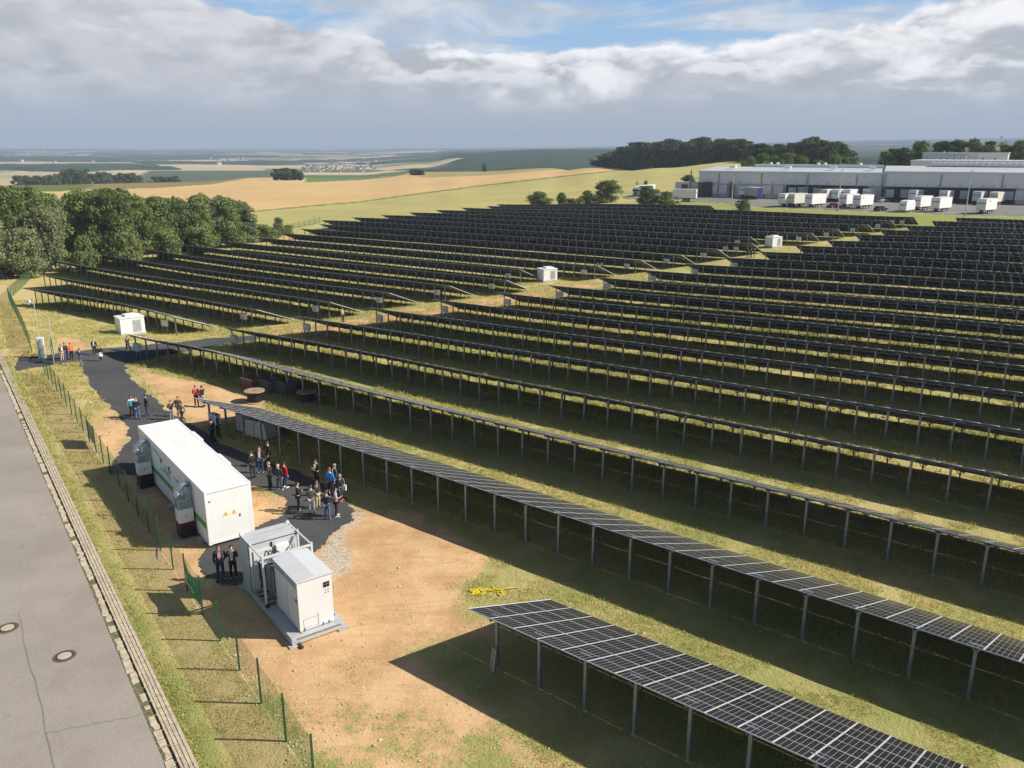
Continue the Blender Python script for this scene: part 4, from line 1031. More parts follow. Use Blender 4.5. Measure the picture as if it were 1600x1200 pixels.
# yellow straps
r = place('lifting_strap', 762, 927, 0, 'tangled yellow lifting straps lying on the grass at the tip of the nearest row', 'strap'); YS = mat('yellow_webbing', (.72,.56,.02), .7, 0, .15, 6)
def strap(pts, nm):
    m = MB(); 
    for a_, b_ in zip(pts[:-1], pts[1:]): m.bar((*a_, .04+.05*random.random()), (*b_, .04+.05*random.random()), .055, .025)
    m.build(nm, YS, r)
random.seed(3)
strap([(-.75+.25*math.sin(i*1.3)+.03*i, .10+.30*math.cos(i*1.9)) for i in range(14)], 'webbing')
strap([(-.9,-.25),(-.55,-.2),(-.25,-.28),(-.1,0),(-.35,.15),(-.05,.2),(.3,.12),(.6,.05),(.75,-.12),(.6,-.3),(.5,-.05)], 'webbing')
strap([(.25,.5),(.35,.25),(.6,.2),(.8,.3),(1.1,.38),(1.5,.42)], 'webbing'); strap([(-.3,.2),(0,.35),(.2,.25),(.45,.3),(.7,.15),(.72,-.2)], 'webbing')

# ------------------------------------------------------------------ logistics hall
def azR(x, R): a_, b_ = AR(x, R); return Vector((a_, b_, 0))
HL0, HL1 = azR(1095, 317.5), azR(1600, 313)
def on_line(x, off=0.0):
    a_ = math.atan2((x-800)/F, 1/CT); d = Vector((math.sin(a_), math.cos(a_), 0)); u = (HL1-HL0).normalized(); n_ = Vector((-u.y, u.x, 0)); return d*((HL0.dot(n_)-off)/d.dot(n_))
HA0, HA1 = on_line(1095), on_line(1386); HB0 = on_line(1386.5, 1.5); HB1 = on_line(1690, 1.5)
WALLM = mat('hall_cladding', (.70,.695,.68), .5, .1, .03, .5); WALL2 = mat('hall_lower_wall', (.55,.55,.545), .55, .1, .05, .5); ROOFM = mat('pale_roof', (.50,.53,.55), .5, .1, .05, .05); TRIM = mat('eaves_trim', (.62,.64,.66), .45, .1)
DOCKD = mat('dock_dark', (.03,.032,.036), .7)
def hall(o, e, dep, zt, base, roof_rise, lab, joints, docks, doors, extra=None):
    u = (e-o); Lh = u.length; u.normalize(); w = Vector((-u.y, u.x, 0))
    if w.y < 0: w = -w
    r = empty('warehouse', (0,0,0), 0, lab, 'warehouse'); r.matrix_world = Matrix(((u.x,w.x,0,o.x),(u.y,w.y,0,o.y),(0,0,1,0),(0,0,0,1)))
    def fs(x):   # photo column -> metres along the wall
        a_ = math.atan2((x-800)/F, 1/CT); d = Vector((math.sin(a_), math.cos(a_), 0))
        # o + u s = d k
        det = u.x*(-d.y) - u.y*(-d.x); return ((-o.x)*(-d.y) - (-o.y)*(-d.x))/det
    zmid = base+4.9
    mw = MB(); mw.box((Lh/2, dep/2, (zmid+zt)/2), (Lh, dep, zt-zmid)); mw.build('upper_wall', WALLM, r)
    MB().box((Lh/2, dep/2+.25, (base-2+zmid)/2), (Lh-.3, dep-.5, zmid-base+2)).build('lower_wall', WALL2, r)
    m = MB(); m.box((Lh/2, -.12, zt-.1), (Lh+.3, .5, .75)); m.box((Lh/2, -.02, zmid+.05), (Lh, .25, .22)); m.build('eaves', TRIM, r)
    m = MB(); k = len(m.v); m.quad([(0,0,zt+.28),(Lh,0,zt+.28),(Lh,dep*.5,zt+roof_rise),(0,dep*.5,zt+roof_rise)]); m.quad([(0,dep*.5,zt+roof_rise),(Lh,dep*.5,zt+roof_rise),(Lh,dep,zt+.2),(0,dep,zt+.2)])
    m.quad([(0,0,zt+.28),(0,dep*.5,zt+roof_rise),(0,dep,zt+.2),(0,dep,zt-.5),(0,0,zt-.5)]); m.quad([(Lh,0,zt+.28),(Lh,dep*.5,zt+roof_rise),(Lh,dep,zt+.2),(Lh,dep,zt-.5),(Lh,0,zt-.5)])
    m.build('roof', ROOFM, r)
    for x in joints: MB().box((fs(x), -.16, (zmid+zt)/2-.2), (.35, .25, zt-zmid-.3)).box((fs(x)+.1, -.2, (base+zmid)/2), (.22, .22, zmid-base)).build('downpipe', MGREY, r)
    for x, ww in docks:
        s = fs(x); d = MB().box((s, -.0, base+2.4), (ww, .5, 4.7)).build('dock', DOCKD, r)
        if abs(x*7.3 % 1.0) > .35: MB().box((s+.2, -.32, base+2.6), (2.5, .12, 2.6)).build('dock_door', mat('dock_door_grey', (.42,.44,.46), .5), d)
    for x, wd, hd in doors: MB().box((fs(x), -.05, base+1.25+hd/2), (wd, .45, hd)).build('door', mat('pale_door', (.60,.61,.62), .5), r)
    for x in np.arange(joints[0]-20, joints[-1]+60, 17.5):
        s = fs(x)
        if 1 < s < Lh-1: MB().box((s, -.35, zmid+.55), (.35, .45, .25)).build('wall_lamp', MGREY, r)
    if extra: extra(r, fs, Lh, zt, dep)
    return r
def exA(r, fs, Lh, zt, dep):
    for x in (1139, 1228, 1302, 1366): MB().box((fs(x), 11, zt+1.55), (2.2, 2.2, .9)).build('roof_vent', WHITE, r)
    m = MB(); m.box((Lh*.62, dep*.5, zt+1.6), (Lh*.74, 5, 1.1)); m.build('skylight', TRIM, r)
    for s in (.34,.38,.62,.66,.86): MB().cyl((Lh*s, dep*.5, zt+2.0), (Lh*s, dep*.5, zt+2.9), .6).build('roof_cowl', WHITE, r)
def exB(r, fs, Lh, zt, dep):
    m = MB()
    for i in range(30):
        s = Lh*.27+i*2.0; m.prism([(s, zt+2.1), (s+1.8, zt+2.1), (s+1.5, zt+2.9), (s+.3, zt+2.9)], dep*.42, dep*.56)
    m.build('skylight', TRIM, r)
joA = [1127, 1194, 1267, 1344.5, 1385]; joB = [1389.5, 1477.5, 1575, 1640]
hall(HA0, HA1, 62, 12.35, 3.4, 1.2, 'long grey warehouse with loading docks, the left hall behind the parked trailers', joA,
     [(x, 3.9) for x in (1243, 1262, 1282, 1300, 1318, 1337, 1354)], [(1119,2.8,3.2),(1134,2.8,3.2),(1180,3,3.2),(1203,3.0,3.2),(1222,3.0,3.2),(1371,2.0,2.6)], exA)
hall(HB0, HB1, 62, 12.85, 3.4, 1.5, 'long grey warehouse with dark dock shelters, the right hall behind the parked trailers', joB,
     [(x, 4.3) for x in np.arange(1398, 1600, 23.6)], [(1605,2.5,3),(1620,2.5,3)], exB)
def block(x0, x1, R, yt, yb, dep, lab, wing_x=None, extra=0):
    o = azR(x0, R); e = azR(x1, R-4); u = (e-o); Lh = u.length; u.normalize(); w = Vector((-u.y,u.x,0))
    r = empty('industrial_hall', (0,0,0), 0, lab, 'hall', 'flat industrial halls at the back'); r.matrix_world = Matrix(((u.x,w.x,0,o.x),(u.y,w.y,0,o.y),(0,0,1,0),(0,0,0,1)))
    zt, zb = ztop(x0, R, yt), ztop(x0, R, yb)-3
    MB().box((Lh/2, dep/2, (zt+zb)/2), (Lh, dep, zt-zb)).build('wall', mat('hall_pale_wall', (.58,.61,.65), .5, 0, .03, .3), r)
    MB().box((Lh/2, dep/2, zt+.12), (Lh+.5, dep+.5, .3)).build('roof', TRIM, r)
    if wing_x:
        s = Lh*(wing_x-x0)/(x1-x0); MB().box(((s+Lh)/2, -.15, (zt+zb)/2), (Lh-s, .3, zt-zb-.1)).build('front_wing', mat('pale_front', (.72,.73,.74), .5), r)  # front wing in a paler wall colour, from this column to the right end
        for f_ in (.2, .6): MB().box((s+(Lh-s)*f_, -.35, zt-3.2), (.5, .15, 2.2)).build('window', DARK, r)
    for i in range(extra): MB().box((4+i*2.6, -2, zb+3.4+1.0), (2.0, 2.0, 1.8)).build('cooling_set', LGREY, r)
    return r
block(1426, 1680, 385, 251.5, 262, 30, 'lower pale industrial hall just behind the right warehouse roof', 1543, 0)
block(1443, 1577, 430, 239.5, 252, 36, 'upper pale industrial hall with white end wall in front of the trees', 1531, 6)

# ------------------------------------------------------------------ trailers, trucks, cars
TIRE = MB().cyl((-.14,0,0), (.14,0,0), .48, .48, 16).mesh('wheel', BLACK)
TIRE2 = MB().cyl((-.11,0,0), (.11,0,0), .32, .32, 16).mesh('wheel', BLACK)
RIMM = MB().cyl((-.15,0,0), (.15,0,0), .24, .24, 12).mesh('rim', LGREY)
def wheel(r, x, y, z=.48, me=None):
    o = addobj('wheel', me or TIRE, r, (x, y, z)); rr_ = addobj('rim', RIMM, o)
    if me is TIRE2: rr_.scale = (.8, .75, .75)
def trailer(x, y, azd, lab, L=7.4, hb=2.9, zf=1.15, body=WHITE, rear=None, cat='trailer', mark=None, legs=True, soft=False, group='parked box trailers'):
    p = G(x, y); r = empty('box_trailer', tuple(p), -R_(azd), lab, cat, group)    # local +y = forward, origin at rear middle
    w = 2.5
    MB().box((0, L/2, zf+hb/2), (w, L, hb)).build('box_body', body, r, bevel=.03)
    MB().box((0, L/2, zf+hb+.02), (w+.04, L+.04, .05)).build('roof_edge', mat('pale_tarp_roof', (.66,.64,.60), .6, 0, .05, .5), r)
    MB().box((-.4, L/2, zf-.14), (.12, L-.2, .26)).box((.4, L/2, zf-.14), (.12, L-.2, .26)).box((0, .08, .62), (2.2,.08,.14)).box((0,L-1.2,.62),(2.2,.08,.12)).build('chassis', DARK, r)
    m = MB(); m.box((0, -.012, zf+hb/2), (.03, .02, hb-.1))
    for xx in (-.55, .55): m.box((xx, -.02, zf+hb/2), (.03, .03, hb-.2))
    m.build('door_bars', MGREY, r)
    if rear: MB().box((0, -.02, zf+hb/2), (w-.1, .03, hb-.1)).build('rear_curtain', rear, r)
    else: MB().box((0, -.022, zf+hb*.62), (w-.35, .02, .38)).build('rear_panel', MGREY, r)
    for xx in (-1.05, 1.05): MB().box((xx, -.02, zf-.12), (.3, .04, .14)).build('tail_light', RED, r)
    ys = (L*.36, L*.36+1.25) if L < 9 else (1.9, 3.2, 4.5)
    for yy in ys:
        for xx in (-1.0, 1.0): wheel(r, xx, yy)
    if legs: MB().box((-.8, L-1.6, .55), (.12,.12,1.1)).box((.8, L-1.6, .55), (.12,.12,1.1)).box((0,L+.9,.8),(.15,1.9,.12)).build('support_legs', DARK, r)
    if mark: MB().box((w/2+.012, L*mark[0], zf+hb*mark[1]), (.02, mark[2], mark[3])).build('side_mark', mark[4], r)
    return r
AZT = 50
LRED = mat('faded_red_mark', (.55,.12,.10), .5); BMARK = mat('light_blue_mark', (.12,.38,.75), .5); CREAM = mat('cream_curtain', (.52,.47,.38), .6, 0, .08, .5)
trailer(1220, 324, AZT, 'white box trailer at the left end of the front parking line, half hidden', rear=None)
trailer(1234.5, 324, AZT, 'cream sided box trailer, second from the left in the front parking line', body=mat('cream_white', (.66,.63,.57), .5))
trailer(1262, 325, AZT, 'white box trailer, third from the left in the front parking line', L=8)
trailer(1315.5, 325, AZT, 'white box trailer behind the small red car, with red mark', mark=(.6,.7,1.0,.35,LRED))
trailer(1337, 327, AZT, 'white box trailer just left of the dark blue car in the front line', L=7.8, mark=(.2,.75,.9,.3,mat('grey_mark', (.3,.25,.25), .5)))
trailer(1430, 329.5, AZT, 'white box trailer beside the rounded white caravan', L=7.6)
trailer(1459.5, 332, AZT, 'white box trailer in the front line directly right of the caravan group', L=7.8)
trailer(1531, 335, AZT, 'white box trailer standing alone at the right of the front line', L=7.4, mark=(.35,.8,1.1,.3,LRED))
trailer(1285, 316, 46, 'box trailer backed toward the docks behind the third front trailer', L=7, body=mat('cream_white', (.66,.63,.57), .5))
trailer(1321, 316, 46, 'pale box trailer at the docks behind the lamp post of the left hall', L=6)
trailer(1424, 317, 46, 'white box trailer with red marks at the docks, above the caravan', L=7.4, mark=(.35,.75,1.6,.3,LRED))
trailer(1472, 318.5, 46, 'white box trailer with red marks at the docks, left of the tall lamp post', L=7.4, mark=(.35,.75,1.6,.3,LRED))
trailer(1524, 320, 46, 'pale grey box trailer at the docks, right of the tall lamp post', L=6.5, body=mat('pale_grey_body', (.58,.62,.62), .5))
trailer(1550, 321.5, 46, 'cream white box trailer at the docks, farthest right of the parked trailers', L=7, body=mat('cream_white', (.66,.63,.57), .5))
trailer(1158, 309.5, 45, 'white box trailer with light blue mark near the left end of the hall', L=7, mark=(.72,.62,1.6,.8,BMARK))
trailer(1186, 312, -20, 'trailer with dark blue tarpaulin end parked at the hall', L=7, body=CREAM, rear=NAVY)
trailer(1262, 311, -62, 'long brown curtain sided trailer lying lengthwise behind the front trailers', L=11.5, body=mat('brown_curtain', (.36,.31,.26), .6, 0, .08, .4))
trailer(1088, 315, -68, 'large white box trailer standing side-on behind the two round bushes', L=8.0)
trailer(1106, 303, -64, 'white container trailer with a red square beside the hall corner', L=12.5, zf=1.4, body=mat('bright_dull_white', (.76,.76,.74), .5), mark=None)
p = G(1069, 304); r = empty('red_board', (p[0], p[1], p[2]), R_(-12), 'red square board on the white trailer near the hall corner', 'board'); MB().box((0,-2.2,3.1), (2.3,.06,1.6)).build('panel', RED, r); MB().box((-.9,-2.1,1.2), (.08,.08,2.4)).box((.9,-2.1,1.2), (.08,.08,2.4)).build('leg', STEEL, r)
def semi(x, y, azd, lab):
    p = G(x, y); r = empty('articulated_lorry', tuple(p), -R_(azd), lab, 'lorry')   # origin cab front, local -y = back
    m = MB(); Mx = Matrix.Rotation(0, 4, 'Z')
    m.prism([(-0.0,.55),(0,1.9),(-.25,3.0),(-.7,3.55),(-2.1,3.75),(-2.1,.55)], -1.22, 1.22, 0, Matrix(((0,1,0,0),(1,0,0,0),(0,0,1,0),(0,0,0,1))))
    m.build('cab', WHITE, r, bevel=.06)
    MB().box((0, .0, 2.25), (2.2, .10, .8)).build('windscreen', GLASS, r); MB().box((0, .02, 1.2), (1.7,.08,.75)).build('grille', DARK, r); MB().box((0,.02,.62),(2.3,.12,.35)).build('bumper', LGREY, r)
    for xx in (-1.0, 1.0): MB().box((xx*.9, .06, .85), (.4,.06,.2)).build('headlight', ALU, r); MB().box((xx*1.4, -.2, 2.3), (.16,.2,.7)).build('mirror', DARK, r); MB().box((xx*1.225,-.9,2.2), (.04,.9,.7)).build('side_window', GLASS, r)
    m = MB(); m.box((0, -2.6-6.8, 2.55), (2.55, 13.4, 2.8)); m.build('trailer_body', WHITE, r, bevel=.03); MB().box((0,-8.5,.95), (1.0,14,.3)).build('chassis', DARK, r)
    m = MB()
    for sx in (-1.285, 1.285): m.box((sx, -13.5, 1.45), (.02, 5, .35)); m.box((sx,-14,1.95),(.02,3,.12)); m.bar((sx,-4.5,1.4),(sx,-3.6,3.1),.02,.3,up=(1,0,0)); m.bar((sx,-4.8,1.6),(sx,-5.6,2.9),.02,.25,up=(1,0,0)); m.bar((sx,-5.6,2.9),(sx,-7,3.2),.02,.25,up=(1,0,0))
    m.build('red_stripe', RED, r)
    for yy in (-1.1, -3.6, -12.2, -13.5, -14.8):
        for xx in (-1.05, 1.05): wheel(r, xx, yy)
    for sx, rot in ((-1.30, -90), (1.30, 90)):
        cu = bpy.data.curves.new('side_lettering', 'FONT'); cu.body = 'GER'; cu.size = 1.7; cu.extrude = .01; cu.align_x = 'CENTER'
        to = bpy.data.objects.new('tmp', cu); COL.objects.link(to); dg = bpy.context.evaluated_depsgraph_get(); me = bpy.data.meshes.new_from_object(to.evaluated_get(dg)); bpy.data.objects.remove(to)
        me.materials.clear(); me.materials.append(MGREY); o = addobj('side_lettering', me, r, (sx, -11.6, 2.3)); o.rotation_euler = (R_(90), 0, R_(rot))
    return r
trailer(1352, 314.5, 46, 'white box trailer backed into the dock next to the pale door of the left hall', L=5)
trailer(1303, 316, 46, 'white box trailer at the docks behind the small red car', L=6)
semi(993, 307, -148, 'white articulated lorry with red stripes and grey letters, its cab facing the camera')
def car(x, y, azd, lab, col, wagon=True):
    p = G(x, y); r = empty('parked_car', tuple(p), -R_(azd), lab, 'car', 'parked cars'); S = Matrix(((0,1,0,0),(1,0,0,0),(0,0,1,0),(0,0,0,1)))
    m = MB(); m.prism([(-2.15,.28),(-2.2,.75),(-2.05,.95),(1.15,.95),(2.05,.80),(2.2,.55),(2.15,.28)], -.88, .88, 0, S); m.build('body', col, r, bevel=.07)
    m = MB(); m.prism([(-2.0,.95),(-1.75,1.40),(-1.4,1.46),(.2,1.46),(1.15,.95)] if wagon else [(-1.5,.95),(-.9,1.40),(.1,1.42),(1.05,.95)], -.74, .74, 0, S); m.build('windows', GLASS, r, bevel=.06)
    m = MB(); m.prism([(-1.72,1.41),(-1.4,1.48),(.2,1.48),(.32,1.42)], -.70, .70, 0, S); m.build('roof', col, r, bevel=.02)
    for xx in (-.8, .8):
        for yy in (-1.3, 1.35): wheel(r, xx, yy, .32, TIRE2)
        MB().box((xx*.82, 2.17, .66), (.3,.06,.14)).build('headlight', ALU, r); MB().box((xx*.85,-2.19,.80), (.25,.05,.16)).build('tail_light', RED, r)
    return r
SILV = mat('silver_paint', (.50,.52,.54), .3, .5); DBLUE = mat('dark_blue_paint', (.02,.03,.06), .25, .3); 
car(1379, 316, 62, 'silver car parked at the hall corner behind the dark blue car', SILV)
car(1376, 330, 62, 'dark blue estate car in the front line between trailers and caravan', DBLUE)
car(1303, 325, 70, 'small dark red car half hidden left of a white trailer', mat('dark_red_car', (.18,.02,.02), .3, .3), False)
car(1158, 320, 50, 'silver car with dark windscreen behind the round bush', SILV, False)
p = G(1409, 332); r = empty('caravan', tuple(p), -R_(50), 'rounded white caravan in the front parking line', 'caravan'); S = Matrix(((0,1,0,0),(1,0,0,0),(0,0,1,0),(0,0,0,1)))
m = MB(); m.prism([(0,.5),(-.15,1.6),(.1,2.7),(.6,3.15),(1.4,3.3),(4.6,3.3),(5.3,2.9),(5.6,2.0),(5.5,.5)], -1.15, 1.15, 0, S); m.build('shell', WHITE, r, bevel=.2)
MB().box((0,-.06,1.95), (1.3,.06,.5)).build('window', mat('tinted_window', (.25,.28,.30), .2), r); [wheel(r, sx, 2.8, .32, TIRE2) for sx in (-1.0, 1.0)]; MB().box((0,6.1,.5), (.1,1.4,.1)).build('drawbar', DARK, r)
def lamp_post(x, y, ytop, lab):
    p = G(x, y); R = math.hypot(p[0], p[1]); zt = ztop(x, R, ytop)-p[2]; r = empty('lamp_post', tuple(p), 0, lab, 'lamp post', 'lamp posts of the yard')
    MB().cyl((0,0,0), (0,0,zt), .16, .09, 8).build('pole', LGREY, r); MB().box((0,-.35,zt), (.45,1.0,.16)).build('lamp_head', LGREY, r); MB().cyl((0,0,0),(0,0,.5),.22,.22,8).build('foot', MGREY, r)
lamp_post(971.5, 306, 284, 'thin lamp post at the left end of the yard beside the field')
lamp_post(1143, 321, 276, 'lamp post in front of the left hall next to a round bush')
lamp_post(1309, 330, 265, 'tall lamp post in front of the middle of the left hall')
lamp_post(1508, 338, 267, 'tall lamp post in front of the right hall')
# stacked pallets against the hall
def pal(x, y, nx, nz, lab, mt):
    p = G(x, y); r = empty('stacked_pallets', tuple(p), R_(8), lab, 'pallets', 'pallets stacked against the hall')
    for i in range(nx):
        m = MB()
        for j in range(nz): m.box((i*1.35-nx*.65, random.uniform(-.15,.15), .1+j*.17), (1.2, 1.0, .09), random.uniform(-.06,.06)); m.box((i*1.35-nx*.65, 0, .18+j*.17), (1.0,.12,.09))
        m.build('pallet_pile', mt, r)
pal(1103, 308, 4, 31, 'dark grey pallets stacked high at the left corner of the hall', mat('dark_pallet', (.13,.115,.10), .9, 0, .4, 3))
pal(1152, 308, 4, 32, 'light brown pallets stacked high against the left hall', mat('brown_pallet', (.36,.27,.18), .9, 0, .4, 3))
pal(1210, 309, 6, 7, 'low stack of brown pallets below the pale doors of the left hall', mat('low_pallet', (.24,.17,.11), .9, 0, .4, 3))
# steel gantry left of the hall
p = G(1078, 306); r = empty('steel_gantry', tuple(p), 0, 'dark steel gantry at the left corner of the warehouse', 'gantry'); MB().box((0,0,4.6), (.4,.4,9.2)).build('column', DSTEEL, r); MB().box((1.8,0,6.4), (3.4,.2,.2)).build('beam', mat('pale_green_beam', (.45,.52,.48), .5), r)
# radio mast far off
x_, y_ = AR(64.5, 6200); zb = h1(x_, y_); zt = ztop(64.5, 6200, 217)
r = empty('radio_mast', (x_, y_, zb), 0, 'tall thin radio mast on the far horizon at the left', 'mast'); MB().cyl((0,0,0), (0,0,zt-zb), 4.2, 2.6, 8).build('shaft', mat('mast_grey', (.30,.32,.36), .6), r); MB().cyl((0,0,(zt-zb)*.52), (0,0,(zt-zb)*.60), 6.5, 6.5, 10).build('platform', mat('mast_pale', (.5,.52,.55), .6), r)
# village houses
HB = MB().box((0,0,3), (9,11,6)).mesh('walls', mat('house_render', (.48,.46,.43), .8)); 
m = MB(); m.prism([(-5,5.9),(5,5.9),(0,9.5)], -6, 6); HRR = m.mesh('roof', mat('red_roof', (.22,.10,.07), .8)); HRG = m.mesh('roof', mat('grey_roof', (.10,.11,.13), .8))
hc = 0
def house(x, R, lab, group, s=1.0):
    X, Y = AR(x, R); r = empty('village_house', (X, Y, h1(X, Y)-.5), random.uniform(0, 3.1), lab, 'house', group); r.scale = (s, s, s)
    addobj('walls', HB, r); addobj('roof', random.choice((HRR, HRG, HRG)), r)
random.seed(11)
for i in range(62):
    t = random.random(); house(472+t*105+random.gauss(0, 5), 2100+random.random()*1000, 'small pale gabled house in the far village beyond the orange field', 'houses of the far village', random.uniform(.55, .85))
for i in range(46):
    t = random.uniform(2, 660); house(t, random.uniform(3000, 6800), 'tiny pale house scattered in the hazy valley', 'scattered valley houses', random.uniform(.8, 1.4))
for i in range(9): house(1336+i*5.5, 1000+random.random()*300, 'gabled house between the two woods behind the warehouse roof', 'houses behind the warehouse', 1.0)
for i in range(8): house(720+random.uniform(0, 90), 8600, 'tiny pale building on the far hill crest', 'buildings on the far crest', 2.0)
# ------------------------------------------------------------------ trees
def leafmat(name, lo, hi, tr=.25):
    m_ = bpy.data.materials.new(name); m_.use_nodes = True; n = NT(m_.node_tree); b = n.n['Principled BSDF']
    geo = n.new('ShaderNodeNewGeometry'); oi = n.new('ShaderNodeObjectInfo').outputs['Random']
    ri = geo.outputs['Random Per Island']; ns = n.noise(n.new('ShaderNodeTexCoord').outputs['Object'], .55, 3, .6)
    c = n.mix(n.m('ADD', n.m('MULTIPLY', ri, .45), n.m('MULTIPLY', n.ss(ns, .3, .7), .55)), lo, hi)
    c = n.mix(n.m('MULTIPLY', oi, .35), c, tuple(v*q for v, q in zip(hi, (1.15, 1.0, .9))))
    n.put(b.inputs['Base Color'], c); b.inputs['Roughness'].default_value = .7; b.inputs['Specular IOR Level'].default_value = .2
    td = n.new('ShaderNodeBsdfTranslucent'); n.put(td.inputs[0], c); mx = n.new('ShaderNodeMixShader'); mx.inputs[0].default_value = tr
    out = [q for q in n.n if q.type == 'OUTPUT_MATERIAL'][0]; n.l.new(b.outputs[0], mx.inputs[1]); n.l.new(td.outputs[0], mx.inputs[2]); n.l.new(mx.outputs[0], out.inputs[0]); return m_
LF_MID = leafmat('leaves_mid_green', (.10,.15,.045), (.26,.32,.115)); LF_DK = leafmat('leaves_dark_green', (.065,.11,.034), (.18,.24,.08)); LF_LT = leafmat('leaves_pale_green', (.13,.16,.075), (.30,.34,.17)); LF_BR = leafmat('leaves_bright_green', (.07,.12,.02), (.19,.26,.06))
LF_FOR = leafmat('leaves_forest', (.030,.055,.018), (.115,.155,.045))
BARK = mat('bark', (.10,.08,.06), .9, 0, .3, 3); BIRCH = mat('birch_bark', (.45,.43,.38), .8, 0, .3, 4)
def crown_mesh(name, seed, h, w, nleaf, leaf, mt, shape='round', low=.08):
    r = np.random.default_rng(seed); P = []; ncl = int(34 + nleaf/260)
    # clump centres inside an egg-shaped envelope, uneven
    C = []
    lob = r.random(5)*6.28
    while len(C) < ncl:
        z = r.random(); a = r.random()*2*np.pi
        if shape == 'round': rad = np.sqrt(max(0, 1-((z-.45)/.57)**2))
        elif shape == 'tall': rad = np.sqrt(max(0, 1-((z-.38)/.64)**2))*(.95-.25*z)
        else: rad = np.sqrt(max(0, 1-((z-.30)/.72)**2))
        rad *= .78+.17*np.sin(2*a+lob[0])+.13*np.sin(3*a+lob[1]+5*z)+.10*np.sin(7*z+lob[2])
        q = r.random()**.45
        C.append((rad*q*np.cos(a)*w/2, rad*q*np.sin(a)*w/2, low*h+z*(.94-low)*h))
    C = np.array(C); C[:, 0] += .06*w*np.sin(C[:, 2]/h*5+lob[3])
    if shape == 'tall':
        for _ in range(5):
            a = r.random()*6.28; q = r.random()*.62; hh_ = .80+.16*r.random(); x_ = q*np.cos(a)*w/2; y_ = q*np.sin(a)*w/2
            C = np.vstack([C, [[x_*(1-.2*j), y_*(1-.2*j), (hh_-.10+.055*j)*h] for j in range(3)]])
        C[:len(C)-15, 2] *= .90
    szs = (.10+.11*r.random(len(C)))*w
    if shape == 'tall': szs[-15:] = np.tile([.105, .075, .045], 5)*w
    wt = szs**2/np.sum(szs**2); ids = r.choice(len(C), nleaf, p=wt)
    d = r.normal(size=(nleaf, 3)); d /= np.linalg.norm(d, axis=1)[:, None]; rr = (.45+.55*r.random(nleaf)**.6)[:, None]
    d[:, 2] *= .78
    rr = rr*(1+.35*(r.random(nleaf)[:, None] > .9)); P = C[ids] + d*rr*szs[ids][:, None]; P[:, 2] = np.where(P[:, 2] > .86*h, .86*h+(P[:, 2]-.86*h)*.62, P[:, 2]); P[:, 2] = np.maximum(P[:, 2], .02*h)
    # outward leaning leaves
    nrm = d + r.normal(size=(nleaf, 3))*.55; nrm /= np.linalg.norm(nrm, axis=1)[:, None]
    t = np.cross(nrm, r.normal(size=(nleaf, 3))); t /= np.linalg.norm(t, axis=1)[:, None]; bt = np.cross(nrm, t)
    s = (leaf*(.6+.8*r.random(nleaf)))[:, None]
    V = np.stack([P-t*s*.5, P-bt*s*.36, P+t*s*.55, P+bt*s*.36], 1).reshape(-1, 3); Fq = np.arange(nleaf*4).reshape(-1, 4)
    return npmesh(name, V, Fq, mt), C
def trunk_mesh(name, C, h, rt, mt, seed, nb=9):
    r = np.random.default_rng(seed+99); m = MB(); top = .72*h
    lean = r.normal(size=2)*.03*h; prev = Vector((0,0,-.4)); n_ = 5; pts = []
    for i in range(n_+1):
        t = i/n_; pts.append(Vector((lean[0]*t*t, lean[1]*t*t, -.4+t*(top+.4))))
    for i in range(n_): m.cyl(pts[i], pts[i+1], rt*(1-.17*i), rt*(1-.17*(i+1)), 8, 0, i == n_-1)
    for q in C[r.choice(len(C), min(nb, len(C)), False)]:
        t = min(.95, max(.15, (q[2]/h)*.8)); i = min(n_-1, int(t*n_)); s = pts[i].lerp(pts[i+1], t*n_-i); e_ = Vector(q)
        mid = s.lerp(e_, .5)+Vector((0,0,.03*h)); m.cyl(s, mid, rt*.38, rt*.24, 6, 0, False); m.cyl(mid, e_, rt*.24, rt*.08, 6, 0, False)
    return m.mesh(name, mt)
TP = {}
def proto(key, *a, bark=BARK, rt=.22, **k):
    c, C = crown_mesh('crown', *a, **k); TP[key] = (c, trunk_mesh('trunk', C, a[1], rt, bark, a[0]), a[1], a[2])
for i in range(3): proto(('mid', i), 10+i, 15, 10, 15000, .42, LF_MID, 'tall', rt=.24)
for i in range(2): proto(('dark', i), 20+i, 14, 11, 15000, .42, LF_DK, 'round', rt=.26)
for i in range(2): proto(('pale', i), 30+i, 9, 8, 12000, .36, LF_LT, 'bush', low=.02, rt=.16)
proto(('birch', 0), 41, 15, 7, 9000, .36, LF_MID, 'tall', bark=BIRCH, rt=.14); proto(('birch', 1), 42, 15, 6.5, 8500, .36, LF_LT, 'tall', bark=BIRCH, rt=.13)
for i in range(4): proto(('forest', i), 50+i, 20, 15, 5200, 1.0, LF_FOR, 'round', rt=.4)
for i in range(2): proto(('bright', i), 60+i, 8, 9, 4200, .5, LF_BR, 'bush', low=.02, rt=.16)
for i in range(2): proto(('bush', i), 70+i, 4, 5, 5500, .26, LF_MID, 'bush', low=.02, rt=.10)
proto(('open', 0), 80, 12, 9, 1500, .45, LF_MID, 'round', rt=.2)
def tree(key, X, Y, h, w, lab, name='tree', group=None, cat='tree', rz=None, zb=None):
    c, t, h0, w0 = TP[key]; zb = h1(X, Y) if zb is None else zb
    r = empty(name, (X, Y, zb-.1), random.uniform(0, 6.28) if rz is None else rz, lab, cat, group); r.scale = (w/w0, w/w0, h/h0)
    addobj('crown', c, r); addobj('trunk', t, r)
def ptree(key, x, R, yt, wpx, lab, **k):
    X, Y = AR(x, R); zb = h1(X, Y); h = max(2.0, ztop(x, R, yt)-zb); tree(key, X, Y, h, wpx*R/1346*1.08, lab, zb=zb, **k)
random.seed(5)
WG = 'trees of the wood on the left'
